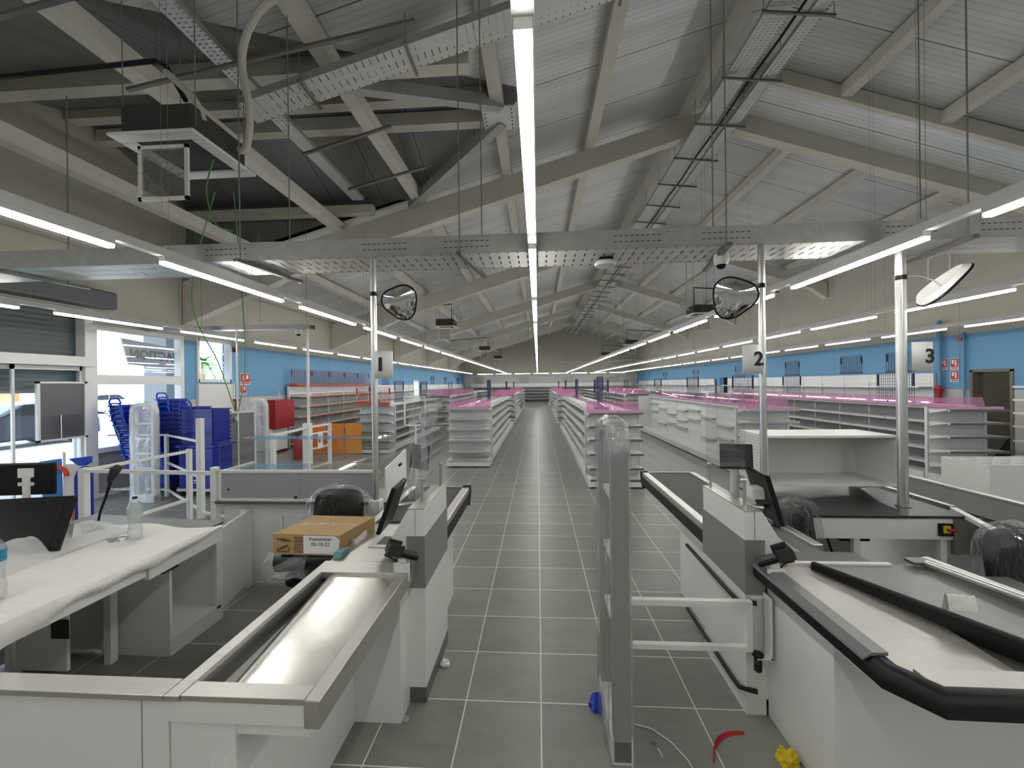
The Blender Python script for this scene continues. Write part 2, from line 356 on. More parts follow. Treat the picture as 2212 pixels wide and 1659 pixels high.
# ================================================================ LIGHT ROWS
def batten_proto():
    t = thing('led_batten', 'x', 'light', (0, 0, 2.88))
    LOC[t.name] = Vector((0, 0, 2.88))
    obj('diffuser', MB().prism([(-.027, 2.905), (.027, 2.905), (.025, 2.880), (-.025, 2.880)], 1, 0, 1.50), LIGHT, t)
    obj('housing', MB().box(-.027, .027, -.005, 1.505, 2.905, 2.94), W2, t)
    return t
proto = batten_proto(); used = False
ROWS = [(-6.22, 'against the left wall', 'hanging wall row above the entrance side'), (-2.93, 'left of the central aisle', 'left row'), (-.03, 'over the central aisle', 'central row'), (2.72, 'right of the central aisle', 'right row'), (5.32, 'second right', 'second right row'), (8.12, 'nearest the right wall', 'right wall row')]
ordn = ['nearest visible', 'second visible', 'third visible', 'fourth visible', 'fifth visible']
for x, where, nm in ROWS:
    n = 22 if abs(x) < 6 else 22
    y = -8.29; seen = 0
    while y+1.5 < 40.3:
        vis = y+1.5 > abs(x)*.62+1.1
        if y > -9:
            if vis and seen < 5: lab = f'{ordn[seen]} lit LED batten in the ceiling row {where}'; g = None; seen += 1
            elif vis: lab = f'far lit LED batten in the ceiling row {where}, past the fifth'; g = f'far LED battens {where}'
            else: lab = f'lit LED batten behind the view in the row {where}'; g = f'LED battens behind the camera {where}'
            if not used: o = proto; o.location = (x, y, 2.88); o['label'] = lab; used = True; (g and o.__setitem__('group', g))
            else:
                o = dup(proto, (x, y, 2.88), lab)
                if g: o['group'] = g
                elif 'group' in o: del o['group']
        y += 1.89
    t = thing('light_rail', f'long pale metal light rail carrying the LED battens {where}', 'light rail', (x, 18, 2.94))
    obj('rail_profile', MB().box(x-.032, x+.032, -8.4, 40.3, 2.94, 3.0), W2, t)
    yy = -4.48; zt = (lroof(x) if x < 3.714 else rroof(x))+.15
    while yy < 38:
        for sx in (-.028, .028): obj('hanger_wire', MB().tube([(x+sx, yy, 3.0), (x+sx, yy, zt)], 0.0018, 4), RODM, t)
        yy += 3.78
# transverse row at the far end
for i in range(8):
    x0 = -6.0+i*1.86
    o = dup(proto, (x0, 40.8, 2.88), 'lit LED batten in the crosswise row at the far wall', 'LED battens crosswise at the far wall', rz=-math.pi/2)
t = thing('light_rail', 'pale crosswise light rail in front of the far wall', 'light rail', (1, 40.8, 2.94))
obj('rail_profile', MB().box(-6.1, 8.6, 40.77, 40.83, 2.94, 3.0), W2, t)
for x in (-5, -1, 3, 7): obj('hanger_wire', MB().tube([(x, 40.8, 3.0), (x, 40.8, (lroof(x) if x < 3.714 else rroof(x))+.15)], .004, 4), RODM, t)
# ================================================================ CABLE TRAYS
def rods(mb, pts, r=.006):
    for x, y, z0, z1 in pts: mb.tube([(x, y, z0), (x, y, z1)], r, 6)
    return mb
def each(name, mbs, m, t, **k):
    return [obj(name, b, m, t, **k) for b in mbs]
def rodl(pts, r=.006): return [MB().tube([(x, y, z0), (x, y, z1)], r, 6) for x, y, z0, z1 in pts]
def topz(x, y):
    return lroof(x) if x < 3.714 else rroof(x)
t = thing('cable_tray', 'wide perforated steel cable tray running crosswise above the checkouts', 'cable tray', (-.5, 3.75, 3.03))
obj('tray_bottom', MB().box(-7.2, 6.4, 3.5, 3.95, 3.03, 3.034), TRAYX, t)
mb = MB(); mb.box(-7.2, 6.4, 3.494, 3.5, 3.03, 3.19); mb.box(-7.2, 6.4, 3.95, 3.956, 3.03, 3.19)
obj('tray_side', mb, GALV, t)
mb = MB(); mb.cur = 0
k = -2.95
while k < 5.5:
    if int((k+10)/.72) % 3 != 1:
        for j in range(9): mb.box(k+j*.045, k+j*.045+.026, 3.4925, 3.4938, 3.085, 3.091); mb.box(k+j*.045, k+j*.045+.026, 3.4925, 3.4938, 3.135, 3.141)
    k += .72
obj('slot', mb, BLACKM, t)
for x in (-6.6, -5.0, -2.6, -.65, 1.55, 3.4, 5.2):
    each('hanger_rod', rodl([(x, 3.46, 3.0, topz(x, 3.46)), (x+.12, 4.0, 3.0, topz(x, 4))]), RODM, t)
    obj('hanger_bar', MB().bar((x, 3.4, 3.012), (x+.12, 4.2, 3.012), .04, .03), DSTEEL, t)
t = thing('cable_tray', 'wide perforated steel cable tray sloping up under the roof left of the central light', 'cable tray', (-2, 4.6, 5))
def l2(x): return lroof(x)-.34
obj('tray_bottom', MB().slab([(-3.35, 4.44, l2(-3.35)), (2.9, 4.44, l2(2.9)), (2.9, 4.78, l2(2.9)), (-3.35, 4.78, l2(-3.35))], .004), TRAYX, t)
mb = MB()
for y in (4.435, 4.78): mb.slab([(-3.35, y, l2(-3.35)), (2.9, y, l2(2.9)), (2.9, y+.005, l2(2.9)), (-3.35, y+.005, l2(-3.35))], .09)
obj('tray_side', mb, GALV, t)
for x in (-2.6, -1.4, -.2, 1.0):
    each('hanger_rod', rodl([(x, 4.41, l2(x)-.03, topz(x, 4)), (x, 4.81, l2(x)-.03, topz(x, 4))], .005), RODM, t)
    obj('hanger_bar', MB().bar((x, 4.38, l2(x)-.02), (x, 4.86, l2(x)-.02), .03, .02), DSTEEL, t)
def ytray(x, wd, y0, y1, z, lab, m=TRAYY):
    t = thing('cable_tray', lab, 'cable tray', (x, (y0+y1)/2, z))
    obj('tray_bottom', MB().box(x-wd/2, x+wd/2, y0, y1, z, z+.004), m, t)
    mb = MB(); mb.box(x-wd/2-.004, x-wd/2, y0, y1, z, z+.06); mb.box(x+wd/2, x+wd/2+.004, y0, y1, z, z+.06); obj('tray_side', mb, GALV, t)
    return t
ytray(-3.4, .21, 1.5, 7.7, 5.47, 'narrow perforated steel tray running away above the sloping tray at upper left')
t = ytray(3.18, .34, .5, 40, 6.70, 'wide perforated steel tray running the length of the hall under the ridge')
t2 = ytray(3.63, .21, .5, 40, 6.61, 'narrow perforated steel tray running beside the wide tray under the ridge')
y = 3.2
while y < 37:
    obj('hanger_bar', MB().bar((2.94, y, 6.67), (3.85, y, 6.56), .03, .03), DSTEEL, t)
    if y < 12: each('hanger_rod', rodl([(2.96, y, 6.65, 7.15), (3.83, y, 6.56, 7.3)], .005), RODM, t)
    y += 1.15
obj('black_cable', MB().tube([(3.46, y_, 6.74+.02*math.sin(y_*3)) for y_ in [a*1.0 for a in range(1, 37)]], .02, 6), BLACK, t)
t = thing('cable_tray', 'pale cable tray crossing the hall high up near the far wall', 'cable tray', (1, 36, 3.75))
obj('tray_bottom', MB().box(-6.6, 9.0, 36, 36.2, 3.75, 3.86), GALV, t)
t = thing('cable_tray', 'short perforated steel cable tray above the entrance gates with a white drop pole', 'cable tray', (-5.6, 7.7, 3.03))
obj('tray_bottom', MB().box(-7.6, -4.35, 7.6, 7.8, 3.02, 3.024), TRAYX, t)
for y in (7.595, 7.8): obj('tray_side', MB().box(-7.6, -4.35, y, y+.005, 3.02, 3.10), GALV, t)
each('hanger_rod', rodl([(x, 7.7, 3.02, lroof(x)) for x in (-6.6, -5.4, -4.45)], .005), RODM, t)
# unistrut bars and pipes at the upper left
for (a, b, lab) in (((-5.2, 3.05, 4.75), (-2.1, 3.15, 5.45), 'dark steel channel crossing under the roof above the air conditioner'), ((-4.2, 4.0, 5.0), (-1.2, 4.1, 5.6), 'dark steel channel crossing behind the sloping tray'), ((-3.1, 5.3, 5.0), (-1.9, 5.35, 5.35), 'short steel channel hung below the fourth purlin'), ((-2.9, 6.2, 4.95), (-1.7, 6.3, 5.3), 'short steel channel near the second rafter')):
    obj('steel_channel', MB().bar(a, b, .04, .03), DSTEEL, label=lab, cat='channel')
# ================================================================ AIR CONDITIONERS
def ac(x, y, z, lab, hero=False):
    t = thing('air_conditioner', lab, 'air conditioner', (x, y, z)); w = .40
    obj('casing', MB().box(x-.33, x+.33, y-.33, y+.33, z+.03, z+.29), AC, t, bevel=.01)
    mb = MB()
    for a, b, c, d in ((-w, w, -w, -w+.13), (-w, w, w-.13, w), (-w, -w+.13, -w+.13, w-.13), (w-.13, w, -w+.13, w-.13)): mb.box(x+a, x+b, y+c, y+d, z, z+.03)
    obj('frame', mb, W2, t, bevel=.012)
    obj('fan_recess', MB().box(x-.26, x+.26, y-.26, y+.26, z+.02, z+.028), BLACKM, t)
    gy = y-.26; gx = x-.0; gw = .235
    mb = MB(); zt = z-.03; zb = z-.52
    for a in ((gx-gw, gx-gw+.03, zb, zt), (gx+gw-.03, gx+gw, zb, zt), (gx-gw, gx+gw, zt-.03, zt), (gx-gw, gx+gw, zb, zb+.03)): mb.box(a[0], a[1], gy-.012, gy+.012, a[2], a[3])
    gr = obj('hanging_grille', mb, W2, t)
    mb = MB(); n = 34 if hero else 14
    for i in range(n): zz = zb+.03+(zt-zb-.06)*i/(n-1); mb.box(gx-gw+.03, gx+gw-.03, gy-.004, gy+.004, zz, zz+(.004 if hero else .008))
    for i in range(8 if hero else 3):
        a = i*math.pi/(4 if hero else 1.5); c = Vector((gx, gy-.006, (zt+zb)/2)); P = []
        for k in range(9):
            r = .23*k/8; aa = a+.9*k/8; P.append((c.x+r*math.cos(aa), c.y, c.z+r*math.sin(aa)))
        mb.tube(P, .003, 4)
    obj('louvre', mb, mat('grille_grey', (.16, .16, .15), .6), gr)
    each('hanger_rod', rodl([(x+a, y+b, z+.1, topz(x, y)+.1) for a in (-.34, .34) for b in (-.3, .3)], .005), RODM, t)
    return t
ac(-3.32, 3.74, 4.11, 'near dark boxy ceiling air conditioner with hanging grille at upper left', True)
ac(-3.5, 15.7, 4.11, 'air conditioner with open grille beyond the first convex mirror')
ac(-3.5, 27.2, 4.11, 'third air conditioner from the camera on the left side')
ac(-3.5, 36.4, 4.11, 'farthest air conditioner on the left side')
ac(5.4, 14.0, 4.11, 'nearest air conditioner on the right side, above the second mirror')
ac(5.5, 24.7, 4.11, 'middle air conditioner on the right side, half behind the light row')
ac(5.6, 34.4, 4.11, 'farthest air conditioner on the right side')
def pipe(pts, r, m, lab, cat='pipe'):
    # smooth with catmull-rom
    P = [Vector(p) for p in pts]; Q = []
    for i in range(len(P)-1):
        a, b, c, d = P[max(i-1, 0)], P[i], P[i+1], P[min(i+2, len(P)-1)]
        for k in range(6):
            t = k/6; Q.append(.5*((2*b)+(c-a)*t+(2*a-5*b+4*c-d)*t*t+(3*b-a-3*c+d)*t**3))
    Q.append(P[-1]); return obj('pipe' if cat == 'pipe' else 'cable', MB().tube(Q, r, 8), m, label=lab, cat=cat, smooth=True)
INSUL = mat('insulation_cream', (.55, .54, .48), .8)
pipe([(-2.93, 3.9, 4.25), (-2.85, 3.9, 4.3), (-2.78, 3.85, 4.6), (-2.85, 3.85, 5.1), (-2.72, 3.8, 5.40), (-2.45, 3.75, 5.58), (-1.9, 3.75, 5.72), (-1.2, 3.7, 5.8)], .035, INSUL, 'thick cream insulated pipe curving up from the near air conditioner')
pipe([(-3.0, 3.55, 4.33), (-3.05, 3.5, 4.5), (-3.3, 3.5, 4.75)], .03, INSUL, 'short cream elbow on top of the near air conditioner')
obj('pipe', MB().tube([(-6.9, 3.3, 4.55), (-4.7, 3.4, 4.72), (-3.4, 3.5, 4.86), (-3.3, 3.5, 4.8), (-3.14, 3.52, 4.5)], .022, 8), BLACK, label='thin black pipe running left from the near air conditioner', cat='pipe')
for x, y, s, lab in ((-3.5, 15.7, 1, 'second left'), (-3.5, 27.2, 1, 'third left'), (-3.5, 36.4, 1, 'farthest left'), (5.4, 14, -1, 'nearest right'), (5.5, 24.7, -1, 'middle right'), (5.6, 34.4, -1, 'farthest right')):
    sx = .33*s; zt = topz(x, y)-.05
    pipe([(x+sx, y, 4.3), (x+sx*1.9, y, 4.4), (x+sx*1.4, y, 4.9), (x+sx*1.5, y, zt-.4), (x+sx*3.0, y, zt-.2)], .025, INSUL, f'cream insulated hose rising from the {lab} air conditioner')
    obj('pipe', MB().tube([(x+sx*.7, y-.1, 4.35), (x+sx*.7, y-.1, 5.0), (x-sx*4, y-.1, 4.9), (x-sx*7.5, y-.1, 4.8)], .02, 6), BLACK, label=f'thin black drain pipe above the {lab} air conditioner', cat='pipe')
# ================================================================ ENTRANCE SIDE: windows, door, outside
MB.S = True
FR = W2
t = thing('window_1', 'tall shop window with an upper pane and a lower pane behind the basket stacks', 'window', (XL, 7.1, .1)); t['kind'] = 'structure'
mb = MB()
for y in (6.26, 7.93): mb.box(XL-.12, XL+.02, y, y+.08, .1, 2.97)
for a, b in ((2.89, 2.97), (1.98, 2.14), (.84, .92), (.1, .16)): mb.box(XL-.11, XL+.015, 6.3, 7.97, a, b)
obj('window_frame', mb, FR, t)
obj('base_panel', MB().box(XL-.08, XL-.04, 6.33, 7.94, .16, .84), mat('grey_sill_panel', (.3, .3, .31), .5), t)
obj('pane', MB().box(XL-.06, XL-.05, 6.33, 7.94, 2.14, 2.9), GLASS, t); obj('pane', MB().box(XL-.06, XL-.05, 6.33, 7.94, .92, 1.98), GLASS, t)
t = thing('window_2', 'small window with a palm tree outside above the white panel', 'window', (XL, 8.8, 2.0)); t['kind'] = 'structure'
mb = MB()
for y in (8.33, 9.26): mb.box(XL-.12, XL+.03, y, y+.06, 2.02, 2.98)
mb.box(XL-.11, XL+.03, 8.35, 9.3, 2.92, 2.98); mb.box(XL-.11, XL+.03, 8.35, 9.3, 2.02, 2.09); obj('window_frame', mb, FR, t)
obj('pane', MB().box(XL-.06, XL-.05, 8.38, 9.27, 2.08, 2.93), GLASS, t)
t = thing('wall_panel', 'tall white panel on the wall under the small palm window', 'panel', (XL+.03, 8.8, 0))
obj('panel', MB().box(XL+.002, XL+.05, 8.33, 9.32, .02, 1.98), W, t); mb = MB()
for y in (8.31, 9.32): mb.box(XL+.002, XL+.07, y, y+.03, 0, 2.0)
obj('panel_frame', mb, W2, t)
# sliding entrance door
t = thing('door_1', 'glass sliding entrance door with a half-lowered roller shutter above', 'door', (XL, 5.0, 0)); t['kind'] = 'structure'
mb = MB(); mb.box(XL-.14, XL+.1, 3.9, 6.24, 2.27, 2.42); mb.box(XL-.12, XL+.04, 6.14, 6.26, 0, 3.2); mb.box(XL-.12, XL+.04, 3.86, 3.94, 0, 3.2)
obj('door_frame', mb, FR, t)
for a, b in ((3.94, 5.32), (5.26, 6.14)):
    x = XL-.05 if a > 4 else XL-.09
    mb = MB(); mb.box(x, x+.03, a, a+.03, .02, 2.27); mb.box(x, x+.03, b-.03, b, .02, 2.27); mb.box(x, x+.03, a, b, .02, .08); mb.box(x, x+.03, a, b, 2.2, 2.27)
    lf = obj('door_leaf', mb, W2, t); obj('pane', MB().box(x+.01, x+.018, a+.03, b-.03, .08, 2.2), GLASS, lf)
SHUT = mat('shutter_slats', (.30, .33, .33), .4, .6)
t = thing('roller_shutter', 'grey slatted roller shutter half lowered over the entrance', 'shutter', (XL-.2, 5, 1.9))
mb = MB()
for i in range(21): z = 1.86+i*.075; mb.prism([(XL-.17, z-.004), (XL-.145, z+.03), (XL-.17, z+.074), (XL-.185, z+.074), (XL-.185, z-.004)], 1, 3.93, 6.17)
obj('shutter_curtain', mb, SHUT, t)
obj('shutter_box', MB().box(XL+.0, XL+.28, 3.4, 6.45, 3.22, 3.5), mat('shutter_box_grey', (.12, .13, .13), .45, .4), t, bevel=.03)
# far left glass door
t = thing('door_2', 'small bright glass door far down the left wall', 'door', (XL, 24.1, 0)); t['kind'] = 'structure'
mb = MB(); mb.box(XL-.1, XL+.03, 23.55, 23.64, 0, 2.2); mb.box(XL-.1, XL+.03, 24.56, 24.65, 0, 2.2); mb.box(XL-.1, XL+.03, 23.6, 24.6, 2.1, 2.2); mb.box(XL-.1, XL+.03, 24.07, 24.13, 0, 2.1); mb.box(XL-.1, XL+.03, 23.6, 24.6, .9, .96); obj('door_frame', mb, FR, t)
obj('pane', MB().box(XL-.05, XL-.04, 23.64, 24.56, .02, 2.1), GLASS, t)
# outside
obj('ground_outside', MB().box(-90, XL-.2, -40, 90, -.16, -.1), mat('pale_pavement', (.62, .62, .60), .8, noise=.1, nscale=.6), kind='structure')
t = thing('canopy', 'white canopy roof over the pavement outside the shop window', 'canopy', (-12, 6, 0))
obj('canopy_roof', MB().box(-15, XL-.25, -2, 16, 3.55, 3.7), W, t)
obj('pillar', MB().box(-9.9, -9.3, 9.75, 10.35, -.1, 3.55), mat('grey_pillar', (.33, .33, .34), .6), t)
obj('pillar', MB().box(-14.6, -14.4, 15, 15.2, -.1, 3.55), W, t)
obj('pillar', MB().box(-14.6, -14.4, 12, 12.2, -.1, 3.55), W, t)
t = thing('hanging_sign', 'grey banner lettered ACTION seen in reverse through the shop window', 'sign', (-8.0, 8.0, 2.7))
obj('board', MB().prism([(7.42, 2.88), (8.82, 2.76), (8.82, 2.32), (7.55, 2.38)], 0, -8.01, -7.98), mat('banner_grey', (.50, .46, .47), .6), t)
text('lettering', '///ACTION', .25, mat('banner_letter', (.25, .24, .25), .6), (-7.968, 8.14, 2.57), (0, -1, .03), (0, 0, 1), t, bold=.012)
BR = mat('orange_brick', (.55, .16, .07), .85, noise=.15, nscale=3)
def build(name, lab, x0, x1, y0, y1, h, m, wins):
    t = thing(name, lab, 'building', ((x0+x1)/2, (y0+y1)/2, -.1))
    obj('wall', MB().box(x0, x1, y0, y1, -.1, h), m, t)
    obj('roof', MB().box(x0-.3, x1+.3, y0-.3, y1+.3, h, h+.35), W, t)
    for y, z in wins:
        f = obj('window', MB().box(x1-.02, x1+.1, y-.9, y+.9, z-.7, z+.7), W2, t)
        for k in (-.42, .42): obj('window_glass', MB().box(x1+.1, x1+.12, y+k-.36, y+k+.36, z-.6, z+.6), mat('window_dark', (.1, .12, .15), .2), f)
    return t
build('brick_building', 'orange brick building across the street seen through the shop window', -62, -50, 36, 52, 7.2, BR, [(41, 5.4), (45, 5.4), (41, 1.5), (46, 1.5)])
build('white_building', 'low white building beside the brick one outside', -58, -48, 54, 72, 4.0, mat('render_white', (.75, .74, .72), .8), [(60, 2.4)])
build('grey_building', 'grey building behind the palm tree outside', -45, -35, 33, 52, 7.5, mat('render_grey', (.45, .46, .48), .8), [(44, 5)])
obj('red_awning', MB().prism([(50, -.1), (56, -.1), (56, 1.9), (50, 1.6)], 0, -47.5, -46.5), RED, label='red awning across the street outside', cat='awning')
t = thing('palm_tree', 'small palm tree outside the palm window', 'tree', (-26, 30.5, -.1))
obj('trunk', MB().tube([(-26, 30.5, -.1), (-26.1, 30.4, 2), (-26, 30.5, 4.0)], [.22, .17, .14], 8), mat('palm_bark', (.16, .11, .07), .9), t)
mb = MB()
for i in range(22):
    a = i*2.4; el = .9-.09*i; L = 1.5
    for k in range(6):
        r0 = L*k/6; r1 = L*(k+1)/6
        p = lambda r: Vector((-26+math.cos(a)*r, 30.5+math.sin(a)*r, 4.0+math.sin(el)*r-.55*r*r*.6))
        mb.bar(p(r0), p(r1), .26*(1-k/7), .01)
obj('fronds', mb, mat('palm_green', (.05, .13, .03), .6), t)
# car
def car(x, y, lab, c, rz=0):
    t = thing('car', lab, 'car', (x, y, -.1)); m = mat('car_paint', c, .2, .3)
    prof = [(-2.1, .35), (-2.1, .95), (-1.9, 1.05), (-.95, 1.15), (-.35, 1.55), (1.2, 1.6), (1.85, 1.1), (2.05, 1.0), (2.1, .35)]
    mb = MB().prism([(y+a, b-.1) for a, b in prof], 0, x-.88, x+.88); obj('body', mb, m, t, bevel=.12)
    mb = MB()
    mb.prism([(y-.85, 1.07), (y-.32, 1.42), (y+.35, 1.45), (y+.35, 1.07)], 0, x-.9, x+.9); mb.prism([(y+.42, 1.07), (y+.42, 1.45), (y+1.12, 1.44), (y+1.6, 1.07)], 0, x-.9, x+.9)
    obj('side_window', mb, BLACK, t)
    for dy in (-1.35, 1.3):
        for sx in (-.86, .86):
            wh = obj('wheel', MB().tube([(x+sx-.1, y+dy, .22), (x+sx+.1, y+dy, .22)], .33, 20), BLACKM, t)
            obj('hub', MB().tube([(x+sx-.11, y+dy, .22), (x+sx+.11, y+dy, .22)], .2, 10), ALU, wh)
    for sx in (-.6, .6): obj('headlight', MB().box(x+sx-.2, x+sx+.2, y-2.13, y-2.05, .62, .78), W2, t)
    return t
car(-17.5, 12.6, 'dark grey car parked outside the entrance door', (.03, .032, .04))
car(-33, 28.5, 'small silver car parked farther off outside the shop window', (.45, .46, .5))
# storage room behind the right door, added black box keeping the far right opening dark
rm = MB(); rm.box(XR+.2, 12.5, 8.3, 8.35, 0, 2.6); rm.box(XR+.2, 12.5, 11.0, 11.05, 0, 2.6); rm.box(12.5, 12.55, 8.3, 11.05, 0, 2.6); rm.box(XR+.2, 12.55, 8.3, 11.05, 2.55, 2.6); rm.box(XR+.2, 12.55, 8.3, 11.05, -.05, 0)
obj('wall_storage', rm, mat('storage_plaster', (.42, .41, .36), .8, noise=.2, nscale=2), kind='structure')
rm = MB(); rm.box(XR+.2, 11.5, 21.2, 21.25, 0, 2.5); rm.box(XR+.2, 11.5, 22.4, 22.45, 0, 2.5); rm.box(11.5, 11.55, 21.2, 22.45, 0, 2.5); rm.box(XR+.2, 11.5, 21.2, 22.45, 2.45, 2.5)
obj('wall_dark_backing', rm, BLACKM, kind='structure')
mb = MB(); mb.box(XR-.02, XR+.2, 9.62, 9.68, 0, 2.08); mb.box(XR-.02, XR+.2, 8.85, 8.91, 0, 2.08); mb.box(XR-.02, XR+.2, 8.85, 9.68, 2.04, 2.1)
obj('trim_1', mb, mat('door_frame_brown', (.17, .15, .12), .6), kind='structure')
t = thing('storeroom_fill_lamp', 'small added fill lamp on the storeroom ceiling beyond the right-hand doorway', 'light', (11.2, 9.6, 2.5)); obj('lamp_body', MB().box(10.9, 11.5, 9.5, 9.7, 2.49, 2.54), mat('store_fill_glow', (1, 1, 1), .5, emit=((1, .95, .85), 4)), t)  # unseen lamp, added to light the storeroom walls
obj('cloth_heap', MB().grid(lambda u, v: (9.8+1.0*u, 9.0+.8*v, .02+.75*math.sin(math.pi*u)*math.sin(math.pi*v)+.1*math.sin(9*u+5*v)*math.sin(math.pi*u)), 14, 12), mat('dark_teal_cloth', (.01, .03, .03), .9), label='dark heap of cloth inside the storeroom doorway at right', cat='cloth', smooth=True)
MB.S = False
# ================================================================ GONDOLA SHELVING
def uprt(x, y0, y1, z1, slots, sx):     # slotted upright; slots face direction sx along X, or y if sx==0
    mb = MB(); mb.cur = 0; mb.box(x-.02, x+.02, y0, y1, .02, z1)
    return mb
def gondola(x, y0, y1, h, lab, half=.5, levels=(.36, .62, .88, 1.12), bays=None, panel=None, top=True, sides=(-1, 1), fronts=None, shelf_d=None):
    t = thing('gondola', lab, 'shelving', (x, (y0+y1)/2, 0)); nb = bays or round((y1-y0)/.98); bl = (y1-y0)/nb; sd = shelf_d or half-.1
    obj('back_panel', MB().box(x-.03, x+.03, y0, y1, .1, h), panel or GREYP, t)
    for s in sides:
        xe = x+s*half
        mb = MB(); mb.box(x+s*.03, xe, y0+.01, y1-.01, .13, .16); mb.box(xe-s*.02, xe-s*.0, y0+.01, y1-.01, .03, .13); mb.box(x+s*.03, xe-s*.1, y0+.03, y1-.03, 0, .13)
        obj('base_shelf', mb, SHELF, t)
        first = None
        for k in range(nb):
            a = y0+k*bl+.012; b = y0+(k+1)*bl-.012; m_ = fronts
            for j, z in enumerate(levels):
                dz = 0 if fronts != 'stagger' else (.0, .07, -.06, .05)[(k*3+j*2) % 4]
                if fronts == 'stagger' and (k+j) % 4 == 3: continue
                if first is None:
                    mb = MB(); mb.box(x+s*.03, x+s*(.03+sd), a, b, z-.012, z); mb.box(x+s*(.01+sd), x+s*(.03+sd), a, b, z-.035, z+.006)
                    first = obj('shelf', mb, SHELF, t); z0 = z; a0 = a
                    first.location.z += dz; z0 = z
                    base = first.location.copy(); base.z -= dz
                else:
                    c = first.copy(); COL.objects.link(c); c.location = base+Vector((0, a-a0, z-z0+dz))
        if top:
            mb = MB(); mb.box(x+s*.03, x+s*(.03+sd), y0, y1, h-.03, h-.012); mb.box(x+s*(.01+sd), x+s*(.035+sd), y0, y1, h-.045, h); obj('top_shelf', mb, SHELF, t)
    up = None
    for k in range(nb+1):
        y = y0+k*bl
        if up is None: up = obj('upright', MB().box(x-.042, x+.042, y-.02, y+.02, .02, h+.01), SHELF, t)
        else: cpart(up, (0, k*bl, 0))
    return t
def endcap(x, y, lab, h=1.36, wdt=1.0, levels=(.36, .62, .88, 1.12), dark=True, face=-1):
    # back at y, faces the camera (face -1)
    t = thing('endcap_shelf', lab, 'shelving', (x, y, 0)); f = face; w = wdt/2
    obj('back_panel', MB().box(x-w, x+w, y-.02, y+.0, .1, h), SHELF, t)
    for sx in (-1, 1):
        mb = MB(); mb.box(x+sx*w-.02, x+sx*w+.02, y-.05, y+.0, .02, h)
        mb.cur = 1
        for i in range(24):
            z = .2+i*.047
            if z < h-.04: mb.box(x+sx*w-.006, x+sx*w+.006, y-.0515, y-.049, z, z+.02)
        obj('upright', mb, (SHELF, BLACKM), t)
    mb = MB(); mb.box(x-w-.0, x+w+.0, y-.46, y-.02, .14, .165); mb.box(x-w, x+w, y-.47, y-.45, .03, .165); mb.box(x-w, x-w+.02, y-.46, y-.02, .02, .14); mb.box(x+w-.02, x+w, y-.46, y-.02, .02, .14)
    b = obj('base_shelf', mb, SHELF, t)
    obj('price_strip', MB().box(x-w+.03, x+w-.01, y-.474, y-.469, .125, .165), DSTEEL if dark else ALU, b)
    for z in (*levels, h-.005):
        mb = MB(); mb.box(x-w+.02, x+w-.02, y-.42, y-.02, z-.014, z); mb.box(x-w+.01, x+w-.01, y-.435, y-.42, z-.036, z+.004)
        sh = obj('shelf', mb, SHELF, t)
        obj('price_strip', MB().box(x-w+.02, x+w-.02, y-.440, y-.4351, z-.034, z+.002), DSTEEL if dark else ALU, sh)
        for sx in (-1, 1): obj('bracket', MB().prism([(y-.38, z-.015), (y-.02, z-.015), (y-.02, z-.09)], 0, x+sx*(w-.024), x+sx*(w-.02)), SHELF, sh)
    return t
def gridpanel(x, y0, y1, z0, z1, lab, m=NAVY, dx=0, nz=11, ny=18, group=None, wire=.003, along='y'):
    name = 'grid_panel'; t = thing(name, lab, 'grid panel', (x, (y0+y1)/2 if along == 'y' else y0, z0), group)
    A = (lambda c, z: (x, c, z)) if along == 'y' else (lambda c, z: (c, y0, z))
    if along == 'x': y0_, y1_ = x-y1/2, x+y1/2
    else: y0_, y1_ = y0, y1
    mb = MB()
    for i in range(ny+1): c = y0_+(y1_-y0_)*i/ny; mb.bar(A(c, z0), A(c, z1), wire*2)
    for i in range(nz+1): z = z0+(z1-z0)*i/nz; mb.bar(A(y0_, z), A(y1_, z), wire*2)
    obj('wire_mesh', mb, m, t)
    for c in (y0_+.02, y1_-.02): obj('post', MB().bar(A(c, z0+(z1-z0)*.55), A(c, z1-.03), .03), m, t)
    obj('foot_rail', MB().bar(A(y0_, z0+.015), A(y1_, z0+.015), .04, .03), m, t)
    return t
def pink(x0, x1, y0, y1, z, lab, back='y1', group=None, m=PPINK, lip=PINK, hgt=.20):
    # tray on a shelf: opaque lip, thin floor, leaning clear pane
    t = thing('shelf_tray', lab, 'display tray', ((x0+x1)/2, (y0+y1)/2, z), group)
    mb = MB(); mb.box(x0, x1, y0, y1, z, z+.004)
    if back == 'y1':
        mb.box(x0, x1, y0, y0+.004, z, z+.045); pn = MB().prism([(y1-.004, z+.004), (y1, z+.004), (y1+.05, z+hgt), (y1+.046, z+hgt)], 0, x0+.004, x1-.004)
    elif back == 'x1':
        mb.box(x0, x0+.004, y0, y1, z, z+.045); pn = MB().prism([(x1-.004, z+.004), (x1, z+.004), (x1+.03, z+hgt), (x1+.026, z+hgt)], 1, y0+.004, y1-.004)
    else:
        mb.box(x1-.004, x1, y0, y1, z, z+.045); pn = MB().prism([(x0+.004, z+.004), (x0, z+.004), (x0-.03, z+hgt), (x0-.026, z+hgt)], 1, y0+.004, y1-.004)
    obj('tray', mb, lip, t); obj('pane', pn, m, t); return t
pos = ['nearest', 'second', 'third', 'fourth', 'fifth', 'sixth', 'seventh', 'eighth', 'ninth', 'tenth', 'eleventh', 'twelfth']
